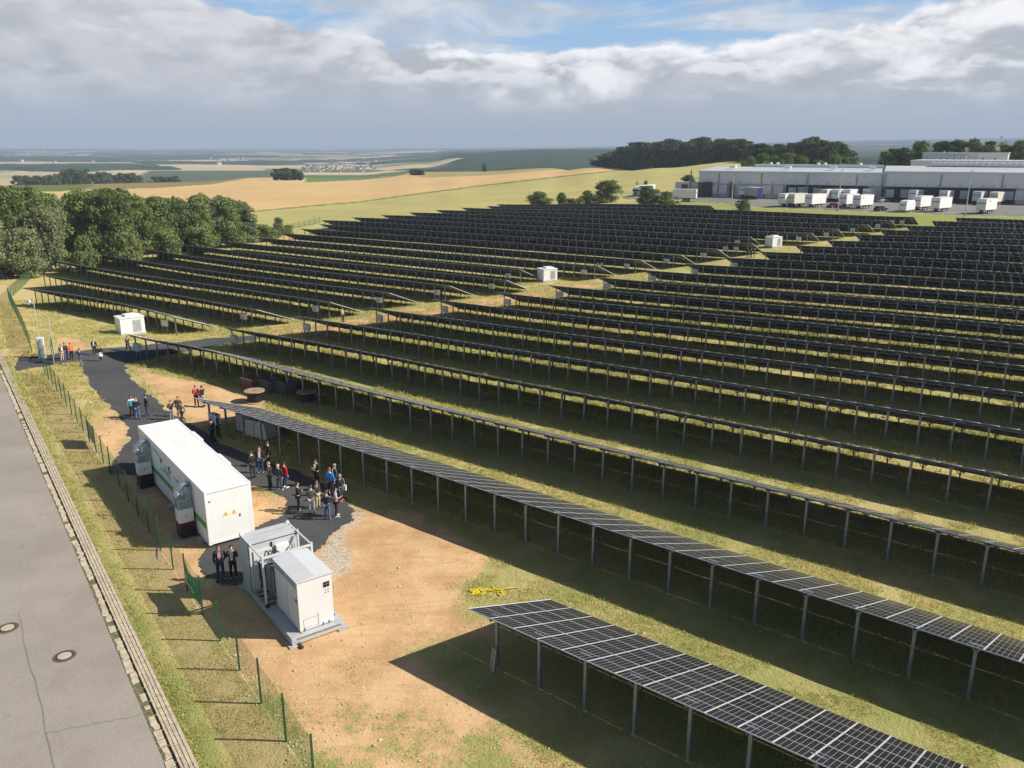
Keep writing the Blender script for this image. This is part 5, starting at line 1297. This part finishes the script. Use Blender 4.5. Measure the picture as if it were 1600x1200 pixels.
ORD = ['first','second','third','fourth','fifth','sixth','seventh','eighth','ninth','tenth','eleventh','twelfth','thirteenth','fourteenth','fifteenth','sixteenth','seventeenth','eighteenth','nineteenth','twentieth','twenty-first','twenty-second']
back = [(-70,225,296,75,'dark'),(-15,228,290,66,'mid'),(30,235,284,56,'dark'),(62,235,290,60,'mid'),(95,240,292,52,'birch'),(150,228,290,62,'dark'),(190,232,296,60,'mid'),(228,236,302,55,'dark'),(262,238,300,50,'mid'),(300,236,300,52,'dark'),(338,238,297,50,'birch'),(370,236,306,42,'mid')]
for i, (x, R, yt, w, kd) in enumerate(back):
    ptree((kd, i % 2), x, R, yt, w, 'tree in the rear line of the left wood, %s from the left' % ORD[i], group=WG, name='deciduous_tree')
front = [(-75, 205, 305, 80, 'mid'), (-8, 202, 282, 66, 'dark'), (52, 198, 292, 66, 'mid'), (100, 215, 300, 46, 'mid'), (126, 206, 283, 72, 'mid'), (162, 202, 287, 70, 'dark'), (200, 206, 294, 62, 'mid'), (236, 208, 304, 54, 'mid'), (272, 210, 310, 56, 'dark'), (306, 214, 293, 56, 'mid'), (330, 216, 299, 52, 'birch'), (352, 216, 302, 50, 'mid'), (378, 218, 314, 38, 'birch')]
for i, (x, R, yt, w, kd) in enumerate(front):
    ptree((kd, (i+1) % 2), x, R, yt, w, 'leafy tree in the front line of the left wood, %s from the left' % ORD[i], group=WG, name='deciduous_tree')
for i, (x, R, yt, w) in enumerate([(48,186,318,50),(8,180,352,54),(20,190,328,40),(-45,182,335,70)]):
    ptree(('pale', i % 2), x, R, yt, w, ['pale grey-green willow beside the fence corner, left of the dark wood','low silvery bush at the left picture edge below the wood','silvery willow behind the low bush at the left picture edge','silvery willow outside the wood, cut by the left picture edge'][i], group=WG, name='willow_tree')
for i, (x, R, yt, w) in enumerate([(300,205,352,44),(176,188,360,40),(245,196,356,46),(110,186,366,36),(402,225,349,40)]):
    ptree(('bush', i % 2), x, R, yt, w, 'low undergrowth bush at the foot of the left wood, %s in the row' % ORD[i], group=WG, name='bush', cat='bush')
ptree(('mid', 0), 425, 232, 335, 20, 'small slim tree right of the left wood at the field edge', name='young_tree')
ptree(('bush', 0), 440, 240, 350, 20, 'small round bush right of the slim tree at the field edge', name='bush', cat='bush')
# wood on the hill behind the field
top = lambda x: float(np.interp(x, [938,955,975,1000,1050,1090,1130,1160,1190,1215,1240,1270,1300,1316,1330], [243,234,225,221,216,213,214,216,225,224,221,212,218,222,240]))
i = 0; FG = 'trees of the wood on the rise'
for row_ in range(2):
    for x in np.arange(942+row_*8, 1329, 15.5):
        R = float(np.interp(x, [940,1040,1150,1330], [690,615,560,470]))+row_*40; yt = top(x)+random.uniform(-2.0, 6.0)+(0 if row_ else 1.5); 
        if x > 1168 and x < 1245: R = min(R, 540)
        ptree(('forest', i % 4), x, R, yt, random.uniform(24, 40), 'dark tree in the %s line of the hill wood, %s from its left end' % (('front','rear')[row_], ['first','second','third','fourth','fifth','sixth','seventh','eighth','ninth','tenth','eleventh','twelfth','thirteenth','fourteenth','fifteenth','sixteenth','seventeenth','eighteenth','nineteenth','twentieth','twenty-first','twenty-second','twenty-third','twenty-fourth','twenty-fifth','twenty-sixth','twenty-seventh'][int((x-942)//15.5)]), group=FG, name='forest_tree'); i += 1
for i, (x, R, yt, w) in enumerate([(1175,400,244,26),(1192,405,240,28),(1212,410,243,30),(1236,408,239,34),(1256,405,244,30),(1282,408,250,30),(1306,404,241,36),(1322,410,246,24),(1165,410,252,20)]):
    ptree(('bright', i % 2), x, R, yt, w, 'bright green bushy tree just behind the left hall roof, %s of the row' % ORD[i], group='bright trees behind the left hall', name='bushy_tree')
for i, (x, R, yt, w) in enumerate([(1385,430,236,30),(1398,455,231,30),(1413,430,229,34),(1440,435,220,36),(1466,440,218,34),(1495,438,217,36),(1522,440,217,34),(1545,436,219,32),(1578,440,224,34),(1598,438,219,36),(1625,440,218,36),(1655,440,220,36)]):
    ptree((('forest', i % 4) if i % 3 else ('bright', 0)), x, R, yt, w, 'tree behind the pale industrial halls, %s from the left' % ORD[i], group='trees behind the industrial halls', name='broadleaf_tree')
ptree(('open', 0), 1561, 445, 207, 22, 'thin airy tree rising above the others behind the halls', name='airy_tree')
# bushes along the field edge and yard
for i, (x, y, yt, w, k_) in enumerate([(843,321,296,38,'mid'),(879,321,297,20,'mid'),(893,321,308,20,'bush'),(906,321,308,18,'bush'),(918,319,294,22,'mid'),(950,316,277,50,'mid'),(1016,322,287,38,'dark'),(1047,322,298,30,'bright'),(1170,329,310,26,'bright'),(1080,300,271,24,'dark'),(1012,300,279,9,'mid'),(998,301,278,7,'open')]):
    p = G(x, y); R = math.hypot(p[0], p[1]); ks = [k for k in TP if k[0] == k_]
    ptree(ks[i % len(ks)], x, R, yt, w, ['round bush at the field edge behind the last solar row, far left one','slim bush right of the round one at the field edge','small low bush, left of two behind the last solar row','small low bush, right of two behind the last solar row','upright bush left of the big leafy tree at the yard','big round leafy tree at the left end of the yard','dense dark bush in front of the lorry','lighter green bush in front of the side-on trailer','round green bush on the bank in front of the left hall','dark tree at the left corner of the warehouse','small tree between lorry and field','thin sapling left of the lorry'][i], name='bush', cat='bush')
for i, (x, R, yt, w) in enumerate([(430,735,262.5,16),(443,735,261,20),(457,738,262.5,18),(466,738,267,12)]): ptree(('forest', i), x, R, yt, w, 'dark tree of the clump standing alone in the field, %s from the left' % ORD[i], group='lone clump in the field', name='field_tree')
ptree(('forest', 1), 647, 800, 263.5, 16, 'square-looking lone tree on the field ridge, left half', name='field_tree', group='lone tree pair'); ptree(('forest', 2), 656, 800, 263.8, 15, 'square-looking lone tree on the field ridge, right half', name='field_tree', group='lone tree pair')
ptree(('forest', 3), 757, 845, 254.5, 9, 'tiny dark lone tree on the ridge near the forest hill', name='field_tree')
# belts of trees in the middle distance left
i = 0
for x0, x1, R, y0_ in ((20,85,1000,272),(90,135,1050,262),(140,160,1050,266),(166,205,1080,268),(240,278,1000,273)):
    for x in np.arange(x0, x1, 9.5):
        X, Y = AR(x, R); zb = ztop(x, R, y0_+16); h = 20
        tree(('forest', i % 4), X, Y, ztop(x, R, y0_+random.uniform(-1, 3))-h1(X, Y), 17, 'dark tree in the belt beyond the left wood', name='belt_tree', group='tree belt beyond the left wood'); i += 1
i = 0

# ------------------------------------------------------------------ grass tufts and weeds
def tufts(name, X, Y, hh, ww, nb, mt, label, cat, lean=.8):
    N_ = len(X); Z = hgt(X, Y); r = rng
    B = np.repeat(np.stack([X, Y, Z-.02], 1), nb, 0); n_ = len(B); a = r.random(n_)*2*np.pi; B[:, :2] += r.normal(size=(n_, 2))*np.repeat(ww, nb)[:, None]
    H_b = np.repeat(hh, nb)*(.5+.7*r.random(n_)); d = np.stack([np.cos(a), np.sin(a), np.zeros(n_)], 1); s = np.stack([-np.sin(a), np.cos(a), np.zeros(n_)], 1)
    wd = (.012+.05*H_b)[:, None]; top_ = B+d*(H_b*lean*r.random(n_))[:, None]; top_[:, 2] += H_b
    V = np.stack([B-s*wd, B+s*wd, top_], 1).reshape(-1, 3); me = npmesh(name, V, np.arange(n_*3).reshape(-1, 3), mt, n=3)
    return me, B
tm = bpy.data.materials.new('grass_blades'); tm.use_nodes = True; n = NT(tm.node_tree); b = n.n['Principled BSDF']
c, geo, nB, nC, nA, sf = ground_colour(n); oi = n.new('ShaderNodeNewGeometry').outputs['Random Per Island']
n.put(b.inputs['Base Color'], n.mix(.45, c, n.mix(oi, (.34,.39,.10), (.90,.76,.38)))); b.inputs['Roughness'].default_value = .8; b.inputs['Specular IOR Level'].default_value = .15
td = n.new('ShaderNodeBsdfTranslucent'); td.inputs[0].default_value = (.62,.60,.22,1); mx = n.new('ShaderNodeMixShader'); mx.inputs[0].default_value = .35; out = [q for q in n.n if q.type == 'OUTPUT_MATERIAL'][0]; n.l.new(b.outputs[0], mx.inputs[1]); n.l.new(td.outputs[0], mx.inputs[2]); n.l.new(mx.outputs[0], out.inputs[0])
cand = 420000; a_ = rng.uniform(R_(-34), R_(35), cand); q = rng.random(cand); Rc = 18+ (150-18)*q**1.35
X = Rc*np.sin(a_); Y = Rc*np.cos(a_); 
fdt = fence_d(X, Y); dens = fbm(X, Y, .5, 3, 77)
P_path = gp(GRASSY_PATH); keep = (fdt < -.1) | ((fdt > .1) & (fdt < 2.85))
keep &= ~inpoly(X, Y, P_path) & (dens > .38)
sn = np.full(X.shape, -9.0)
for P in (SAND1, SAND2, SAND3, SAND4, SAND6, GRAV): sn = np.maximum(sn, sdist(X, Y, P))
px, py = vproj(X, Y, np.zeros_like(X)); sn = np.where((py > 1035) & (px > 500), np.minimum(sn, .75-(py-1035)/330), sn)
keep &= (sn < .1) | ((sn < 1.2) & (rng.random(cand) < .08))
keep &= (px > -60) & (px < 1680)
# keep clear of the two big containers
def infoot(o, u, w, L, Wd): dx = X-o.x; dy = Y-o.y; a1_ = dx*u.x+dy*u.y; b1_ = dx*w.x+dy*w.y; return (a1_ > -.3) & (a1_ < L+.3) & (b1_ > -1.6) & (b1_ < Wd+.3)
keep &= ~infoot(CO, CU, CW, L_, W_) & ~infoot(SO, SU, SW, SL, SWD)
X, Y = X[keep], Y[keep]; rr = np.hypot(X, Y)
dn = X*NV[0]+Y*NV[1]; fr = np.mod(dn-22.2, 9.65); under = (fr > 5.3) | (fr < .9)
fl = fence_d(X, Y)
# longer grass left uncut under the low edges of the rows
gx = []; 
for k in range(3, 23):
    for D, e in ((RT, 1), (LL, 0)):
        if k not in D or (e == 0 and k < 4): continue
        a0_ = AL(D, k); a1_ = a_exit(k) if e else AL(LR, k); m_n = int((a1_-a0_)*5)
        aa_ = rng.uniform(a0_, a1_, m_n); dd_ = rng.uniform(4.9, 6.1, m_n)+edge_d(k); gx.append(np.stack([NV[0]*dd_+TV[0]*aa_, NV[1]*dd_+TV[1]*aa_], 1))
gx = np.concatenate(gx); n_old = len(X); X = np.r_[X, gx[:, 0]]; Y = np.r_[Y, gx[:, 1]]; rr = np.hypot(X, Y); dn = X*NV[0]+Y*NV[1]; fl = fence_d(X, Y)
hh = (.04+.075*rng.random(len(X)))*np.where(dn > 26, 1.6, 1.1)*np.where(fl > 0, 1.15, 1)*(.7+.7*fbm(X, Y, .8, 3, 90))*np.clip(rr/45, .8, 1.8)
hh[n_old:] = .22+.22*rng.random(len(X)-n_old)
me, B = tufts('grass', X, Y, hh, .05+.06*rng.random(len(X)), 4, tm, '', '', .8)

sn2 = np.full(len(B), -9.0); fd2 = fence_d(B[:,0], B[:,1]); dry2 = np.where((fd2 > 0) & (fd2 < 4.2), np.clip(1.05-np.abs(fd2-1.0)/1.1, -.15, 1), np.where(fd2 > -7, .3, 0))
t3 = lambda v: np.repeat(v, 3); masks(me, t3(sn2), t3(sn2), t3(dry2))
addobj('grass', me, kind='stuff', label='short rough grass and straw around the site', cat='grass')
# tall weeds under the rows
wmt = leafmat('weed_leaves', (.022,.04,.012), (.075,.11,.03), .2); V = []
random.seed(21)
for k in range(5, 16):
    L0 = AL(RT, k)+20; L1 = a_exit(k)
    for _ in range(int((L1-L0)*(1.4 if k in (8, 9, 10) else .6))):
        a = random.uniform(L0, L1)
        if fbm(np.array([a*1.0]), np.array([k*30.0]), .09, 2, 60)[0] < .46 + (.07 if k < 8 else 0): continue
        q = rp(k, a, random.uniform(5.5, 7.3)); z = h1(*q); hgt_ = random.uniform(.5, 1.25)
        for _j in range(34):
            t = random.random(); s = .05+.08*random.random(); c0 = np.array([q[0]+random.gauss(0, .17), q[1]+random.gauss(0, .17), z+hgt_*t]); d1_ = rng.normal(size=3); d1_ /= np.linalg.norm(d1_); d2_ = np.cross(d1_, rng.normal(size=3)); d2_ /= np.linalg.norm(d2_)
            V += [c0-d1_*s, c0-d2_*s*.5, c0+d1_*s, c0+d2_*s*.5]
if V: addobj('weeds', npmesh('weeds', np.array(V), np.arange(len(V)).reshape(-1, 4), wmt), kind='stuff', label='tall dark weeds growing between the solar rows', cat='weeds')

# ------------------------------------------------------------------ haze over the whole landscape
hz = MB(); hz.box((0, 3000, 40), (34000, 26000, 340)); 
hm = bpy.data.materials.new('haze_air'); hm.use_nodes = True; t = hm.node_tree; t.nodes.clear(); o_ = t.nodes.new('ShaderNodeOutputMaterial'); v_ = t.nodes.new('ShaderNodeVolumePrincipled')
v_.inputs['Color'].default_value = (.60, .73, .95, 1); v_.inputs['Density'].default_value = 1.6e-4; v_.inputs['Anisotropy'].default_value = 0.0
t.links.new(v_.outputs[0], o_.inputs['Volume'])
hz.build('haze', hm, kind='stuff', label='pale blue haze filling the air over the far country', cat='haze')
# ------------------------------------------------------------------ people
def skin_mesh(verts, edges, radii, sub=1):
    me = bpy.data.meshes.new('tmp'); me.from_pydata(verts, edges, []); o = bpy.data.objects.new('tmp', me); COL.objects.link(o)
    s = o.modifiers.new('s', 'SKIN'); s.use_smooth_shade = True
    for v, rd in zip(me.skin_vertices[0].data, radii): v.radius = (rd, rd) if not isinstance(rd, tuple) else rd
    me.skin_vertices[0].data[0].use_root = True
    u = o.modifiers.new('u', 'SUBSURF'); u.levels = sub; u.render_levels = sub
    dg = bpy.context.evaluated_depsgraph_get(); dg.update(); out = bpy.data.meshes.new_from_object(o.evaluated_get(dg)); bpy.data.objects.remove(o); bpy.data.meshes.remove(me); return out
def joinm(name, parts):
    bm_ = bmesh.new()
    for p_ in parts: bm_.from_mesh(p_)
    me = bpy.data.meshes.new(name); bm_.to_mesh(me); bm_.free(); me.polygons.foreach_set('use_smooth', [True]*len(me.polygons)); return me
BASE = dict(pel=(0,0,.96), wst=(0,0,1.12), che=(0,.0,1.34), nk=(0,.005,1.50), nk2=(0,-.015,1.565), hd=(0,-.02,1.665), ht=(0,-.012,1.735),
            shL=(.185,0,1.435), elL=(.235,.03,1.16), wrL=(.235,-.05,.92), haL=(.235,-.075,.84), shR=(-.185,0,1.435), elR=(-.235,.03,1.16), wrR=(-.235,-.05,.92), haR=(-.235,-.075,.84),
            hiL=(.095,0,.90), knL=(.11,-.02,.50), anL=(.12,.02,.09), toL=(.14,-.17,.035), hiR=(-.095,0,.90), knR=(-.11,-.02,.50), anR=(-.12,.02,.09), toR=(-.14,-.17,.035))
POSES = {'stand': {}, 'hip': dict(elL=(.30,.08,1.17), wrL=(.19,-.05,1.0), haL=(.13,-.08,.97), toR=(-.20,-.14,.035), anR=(-.16,.0,.09)),
 'crossed': dict(elL=(.26,-.04,1.17), wrL=(.02,-.22,1.22), haL=(-.06,-.24,1.24), elR=(-.26,-.04,1.17), wrR=(-.02,-.24,1.17), haR=(.06,-.25,1.19)),
 'photo': dict(elL=(.22,-.20,1.30), wrL=(.10,-.36,1.50), haL=(.07,-.39,1.57), elR=(-.22,-.20,1.30), wrR=(-.10,-.36,1.50), haR=(-.07,-.39,1.57)),
 'walk': dict(knL=(.10,-.20,.54), anL=(.10,-.27,.12), toL=(.10,-.44,.07), knR=(-.10,.06,.50), anR=(-.10,.33,.20), toR=(-.10,.22,.05), elL=(.23,.14,1.18), wrL=(.22,.12,.95), haL=(.22,.11,.87), elR=(-.23,-.06,1.17), wrR=(-.20,-.24,1.0), haR=(-.2,-.3,.94)),
 'armup': dict(elL=(.34,-.05,1.60), wrL=(.40,-.12,1.84), haL=(.42,-.14,1.92), elR=(-.28,-.1,1.2), wrR=(-.12,-.25,1.3), haR=(-.08,-.28,1.34)),
 'talk': dict(elR=(-.25,-.05,1.17), wrR=(-.17,-.26,1.24), haR=(-.15,-.33,1.29), toL=(.2,-.14,.035)),
 'phone': dict(elR=(-.28,-.12,1.22), wrR=(-.10,-.24,1.46), haR=(-.07,-.22,1.55), elL=(.28,-.12,1.22), wrL=(.10,-.24,1.44), haL=(.08,-.22,1.54))}
def build_pose(name):
    J = dict(BASE); J.update(POSES[name]); K = list(J); ix = {k: i for i, k in enumerate(K)}
    E_ = [('pel','wst'),('wst','che'),('che','nk'),('nk','nk2'),('nk2','hd'),('hd','ht'),('che','shL'),('shL','elL'),('elL','wrL'),('wrL','haL'),('che','shR'),('shR','elR'),('elR','wrR'),('wrR','haR'),
          ('pel','hiL'),('hiL','knL'),('knL','anL'),('anL','toL'),('pel','hiR'),('hiR','knR'),('knR','anR'),('anR','toR')]
    rad = dict(pel=(.14,.105), wst=(.13,.095), che=(.155,.11), nk=.062, nk2=.055, hd=(.078,.095), ht=(.06,.07), shL=.060, elL=.042, wrL=.029, haL=(.030,.018), shR=.060, elR=.042, wrR=.029, haR=(.030,.018),
               hiL=.088, knL=.056, anL=.038, toL=.032, hiR=.088, knR=.056, anR=.038, toR=.032)
    body = skin_mesh([J[k] for k in K], [(ix[a], ix[b_]) for a, b_ in E_], [rad[k] for k in K], 1)
    ex = MB()
    hd = Vector(J['hd'])
    ex.cyl(hd+Vector((0,-.075,.005)), hd+Vector((0,-.118,-.022)), .018, .010, 6); ex.box(tuple(hd+Vector((0,-.088,-.060))), (.05,.02,.012))     # nose, lips
    for sx in (-1, 1): ex.box(tuple(hd+Vector((sx*.082,.005,-.01))), (.018,.035,.06))
    for S_ in ('L', 'R'):                              # palm is the skin end; four fingers and a thumb
        wr, ha = Vector(J['wr'+S_]), Vector(J['ha'+S_]); d = (ha-wr).normalized(); sd_ = d.cross(Vector((1,0,0))).normalized(); pn = d.cross(sd_)
        for f_, (o_, ln_) in enumerate(((-.028,.070),(-.010,.080),(.009,.075),(.026,.058))):
            a0_ = ha+sd_*o_+d*.01; a1_ = a0_+d*ln_*.55+pn*.006; a2_ = a1_+d*ln_*.38-pn*.018*(1 if S_ == 'L' else -1)
            ex.cyl(a0_, a1_, .0095, .0088, 6); ex.cyl(a1_, a2_, .0088, .0065, 6)
        t0_ = wr.lerp(ha, .6)-sd_*.022; ex.cyl(t0_, t0_-sd_*.03+d*.035, .011, .010, 6); ex.cyl(t0_-sd_*.03+d*.035, t0_-sd_*.035+d*.065, .010, .007, 6)
    exm = ex.mesh('ex', []); body = joinm('body', [body, exm])
    EJ = [('che','nk')]+[e for e in E_ if e[0] in ('pel','wst','che','shL','shR','elL','elR') and e[1] in ('wst','che','shL','shR','elL','elR','wrL','wrR')]
    def sub(keys, edges, rr_, sh=None):
        j = {k: i for i, k in enumerate(keys)}; P = {k: Vector(J[k]) for k in keys}
        if sh: sh(P)
        return skin_mesh([tuple(P[k]) for k in keys], [(j[a], j[b_]) for a, b_ in edges], [rr_[k] for k in keys], 1)
    kj = ['wst','pel','che','nk','shL','elL','wrL','shR','elR','wrR']; rj = dict(nk=.085, pel=(.165,.125), wst=(.152,.118), che=(.172,.130), shL=.078, elL=.060, wrL=.046, shR=.078, elR=.060, wrR=.046)
    def shj(P): P['pel'].z -= .04; P['wrL'] = P['elL'].lerp(P['wrL'], .93); P['wrR'] = P['elR'].lerp(P['wrR'], .93); P['che'].z += .02; P['nk'].z -= .035
    jack = sub(kj, EJ, rj, shj)
    rl = dict(rj); rl['pel'] = (.185,.145)
    def shl(P): shj(P); P['pel'].z -= .24
    coat = sub(kj, EJ, rl, shl)
    kt = ['pel','hiL','knL','anL','hiR','knR','anR']; rt_ = dict(pel=(.150,.118), hiL=.102, knL=.074, anL=.062, hiR=.102, knR=.074, anR=.062)
    tro = sub(kt, [('pel','hiL'),('hiL','knL'),('knL','anL'),('pel','hiR'),('hiR','knR'),('knR','anR')], rt_)
    sk = MB(); sk.cyl((0,0,1.05), (0,0,.62), .15, .24, 16, 0, False)
    sh_ = MB()
    for S_ in ('L', 'R'):
        a_, t_ = Vector(J['an'+S_]), Vector(J['to'+S_]); d = (t_-a_); d.z = 0; d.normalize(); h_ = Vector((a_.x, a_.y, t_.z))-d*.06; sh_.bar(h_, t_+d*.02, .085, .07)
        sh_.bar(Vector((a_.x, a_.y, t_.z+.05)), Vector((a_.x, a_.y, a_.z+.03)), .085, .085)
    def hair(longh):
        bm_ = bmesh.new(); bmesh.ops.create_icosphere(bm_, subdivisions=3, radius=.112); c = Vector(J['hd'])+Vector((0,.012,.028))
        bmesh.ops.delete(bm_, geom=[v for v in bm_.verts if (v.co.y < -.045 and v.co.z < .045) or (v.co.z < -.04 and not (longh and v.co.y > .03))], context='VERTS')
        for v in bm_.verts:
            v.co.x *= .86; v.co.z *= .98
            if longh and v.co.z < 0: v.co.z *= 2.6; v.co.y *= .95
            v.co += c
        me = bpy.data.meshes.new('hair'); bm_.to_mesh(me); bm_.free(); me.polygons.foreach_set('use_smooth', [True]*len(me.polygons)); return me
    D = dict(body=body, jacket=jack, coat=coat, trousers=tro, skirt=sk.mesh('skirt', [], True), shoes=sh_.mesh('shoes', []), hair=hair(False), longhair=hair(True))
    for q in D.values():
        if not q.materials: q.materials.append(None)
    return D
PD = {k: build_pose(k) for k in POSES}
def cm(nm, c, r=.8): return mat('cloth_'+nm, c, r, 0, .12, 9)
CL = dict(black=cm('black', (.012,.012,.014)), dark=cm('dark', (.03,.03,.034)), navy=cm('navy', (.015,.022,.05)), grey=cm('grey', (.10,.105,.11)), lgrey=cm('light_grey', (.34,.35,.36)), jeans=cm('jeans', (.09,.16,.30)), djeans=cm('dark_jeans', (.035,.06,.12)),
          tan=cm('tan', (.42,.33,.20)), beige=cm('beige', (.50,.40,.27)), brown=cm('brown', (.14,.10,.07)), red=cm('red', (.50,.02,.035)), orange=cm('orange', (.95,.17,.02)), white=cm('white', (.78,.78,.78)), blue=cm('blue', (.02,.22,.55)), teal=cm('teal', (.03,.28,.36)),
          suit=cm('blue_suit', (.04,.07,.18)), pink=cm('pink', (.60,.30,.42)), orangeshoe=cm('orange_shoe', (.95,.10,.03)), yellow=cm('yellow', (.75,.55,.05)), green=cm('olive', (.16,.17,.07)))
SK = [mat('skin_light', (.58,.36,.27), .55), mat('skin_tan', (.42,.25,.17), .55)]
HR = dict(dark=mat('hair_dark', (.018,.012,.01), .6), brown=mat('hair_brown', (.06,.035,.02), .6), blond=mat('hair_blond', (.55,.40,.20), .55), grey=mat('hair_grey', (.30,.29,.28), .6), red=mat('hair_red', (.28,.07,.02), .6))
def setm(o, m_): o.material_slots[0].link = 'OBJECT'; o.material_slots[0].material = m_
pn = 0
def person(x, y, face, pose, jac, tro, lab, hair='dark', shoe='black', hl=1.0, coat=False, skirt=None, longh=False, shirt=None, extra=None, sk=0):
    """face: heading in degrees, 0 = facing the camera side (-Y), counter-clockwise"""
    global pn
    p = G(x, y); gzv = p[2]+.03; r = empty('person', (p[0], p[1], gzv), R_(face), lab, 'person'); D = PD[pose]; s = hl*1.02; r.scale = (s, s, s)
    def add(nm, me, m_): o = addobj(nm, me, r); setm(o, m_); return o
    add('body', D['body'], SK[sk]); add('coat' if coat else 'jacket', D['coat' if coat else 'jacket'], CL[jac]); add('trousers', D['trousers'], CL[tro]); add('shoes', D['shoes'], CL[shoe])
    if skirt: add('skirt', D['skirt'], CL[skirt])
    if hair != 'bald': add('hair', D['longhair' if longh else 'hair'], HR[hair])
    if shirt:
        m = MB(); m.prism([(-.055,1.47),(.055,1.47),(.075,1.30),(.05,1.06),(-.05,1.06),(-.075,1.30)], -.152, -.118); o = addobj('shirt', m.mesh('shirt', CL[shirt]), r)
    if extra == 'bag': b_ = MB(); b_.box((.33,-.02,.78), (.10,.36,.34)); b_.tube([(.33,-.12,.95),(.28,-.10,1.3),(.2,-.02,1.44),(.3,.10,1.2),(.33,.10,.95)], .012, 5); o = b_.build('tote_bag', CL['white']); tag(o, 'white tote bag hanging from the shoulder of the woman in black with orange shoes', 'bag'); o.matrix_world = Matrix.Translation((p[0], p[1], gzv)) @ Matrix.Rotation(R_(face), 4, 'Z')
    if extra == 'vest': m = MB(); m.prism([(-.17,1.0),(.17,1.0),(.19,1.42),(-.19,1.42)], -.155, -.125); m.prism([(-.17,1.0),(.17,1.0),(.19,1.42),(-.19,1.42)], .125, .15); m.build('vest_panel', CL['teal'], r)
    if extra == 'band': MB().cyl((0,0,1.0), (0,0,1.06), .178, .178, 18).build('reflective_band', CL['lgrey'], r)
    if extra == 'cap': MB().cyl((0,-.005,1.73), (0,-.005,1.80), .105, .08, 14).box((0,-.11,1.735), (.13,.12,.015)).build('cap', CL['black'], r)
    pn += 1; return r
P_ = person
P_(98,565,70,'stand','brown','beige','person in brown jacket and beige trousers beside the open gate leaf','grey',shirt='white')
P_(104,563,70,'stand','dark','jeans','person in dark jacket and jeans between the brown jacket and the orange jacket','dark')
P_(113,563,60,'hip','orange','black','person in orange safety jacket and dark trousers by the gate','brown',extra='band')
P_(127,573,-60,'photo','dark','jeans','person in dark top and jeans holding up a camera near the gate','brown')
P_(149,556,20,'stand','navy','black','bald person in dark jacket with white collar on the gravel road near the gate','bald',shirt='white')
P_(158,566,10,'walk','black','black','woman in black top and white skirt walking on the gravel road','brown',skirt='white',longh=True,hl=.95)
P_(201,551,60,'walk','navy','dark','person in dark blue walking toward the nearest white cabin','brown')
P_(208,653,40,'stand','white','black','person with teal vest over white sleeves on the gravel road','brown',extra='vest',sk=1)
P_(216,656,200,'crossed','navy','jeans','bald person in navy sweater and light jeans beside the teal vest','bald')
P_(231,651,-60,'hip','black','djeans','person in black jacket over red shirt right of the teal vest','brown',shirt='red')
P_(269,657,20,'armup','navy','lgrey','small person in navy coat with one arm raised behind the white container','dark',coat=True,hl=.88)
P_(286,661,-20,'walk','tan','dark','woman in tan coat walking behind the white container','brown',coat=True,longh=True,hl=.95)
P_(281,652,10,'stand','brown','dark','person in brown coat just behind the woman in the tan coat','brown',coat=True,longh=True,hl=.94)
P_(308,636,30,'talk','red','dark','person in red jacket beside the tip of the second row','dark')
P_(318,636,-110,'talk','black','lgrey','person in black jacket and grey jeans facing the red jacket','dark')
P_(333,692,-120,'talk','black','black','person in black with a cap standing at the first posts of the second row','dark',extra='cap')
P_(342,683,120,'stand','dark','black','person in dark clothes in the shade behind the one with the cap','dark')
P_(396,748,-130,'stand','black','dark','tall person in black jacket seen from behind, leftmost of the left group','brown',hl=1.04)
P_(408,740,10,'stand','black','djeans','person in black jacket with white shirt and jeans, left group','brown',shirt='white',hl=1.03)
P_(421,730,-60,'stand','black','black','person in dark clothes half hidden behind the left group','brown')
P_(423,765,-100,'hip','dark','black','grey haired person in dark leather jacket in the left group','grey')
P_(437,767,175,'hip','navy','djeans','blond woman in navy jacket seen from behind, left group','blond',longh=True,hl=.96,shoe='lgrey')
P_(446,763,150,'stand','red','djeans','person with red and grey jacket at the right of the left group','dark',hl=.96,shoe='white')
P_(496,760,-30,'crossed','black','black','person in black suit and white shirt at the back of the right group','dark',shirt='white')
P_(517,776,170,'stand','blue','navy','person in bright blue jacket seen from behind','red',hl=1.03)
P_(525,768,-60,'talk','suit','suit','grey haired person in blue suit next to the bright blue jacket','grey',shirt='white')
P_(533,784,70,'stand','black','djeans','woman in black with orange shoes at the right of the right group','blond',shoe='orangeshoe',hl=.96,extra='bag')
P_(467,799,110,'crossed','black','black','person in black suit with folded arms, leftmost of the right group','dark')
P_(488,804,190,'crossed','grey','lgrey','person in grey sweater and light grey trousers seen from behind','brown',shoe='grey')
P_(497,795,60,'talk','dark','beige','person in dark checked jacket and beige trousers inside the right group','dark',sk=1)
P_(512,813,175,'photo','navy','jeans','person in long navy parka and jeans seen from behind, nearest of the right group','brown',coat=True,shoe='grey')
P_(526,808,100,'talk','lgrey','black','person in grey and white shirt, black trousers and white sneakers','dark',shoe='white')
P_(346,907,25,'hip','dark','djeans','person in dark jacket over pink shirt at the shaded side of the grey unit','brown',shirt='pink',sk=1,hl=1.04)
P_(366,905,10,'phone','black','black','person in black suit and white shirt with both hands at the face','dark',shirt='white')
P_(536,503,60,'stand','tan','navy','person in pale top alone in the service lane among the rows','blond')
P_(690,463,-60,'stand','black','black','person in black beside an inverter box far up the service lane','dark')
P_(934,424,0,'stand','yellow','dark','person in yellow jacket far up the service lane','dark')
P_(940,424,20,'stand','white','dark','person in white top next to the yellow jacket far up the lane','brown')
for i_, x_ in enumerate((1168, 1173, 1178)): P_(x_, 402.5, i_*40, 'stand', ('dark','navy','black')[i_], 'black', ('leftmost','middle','rightmost')[i_]+' of three dark figures at the far end of the service lane', 'dark')
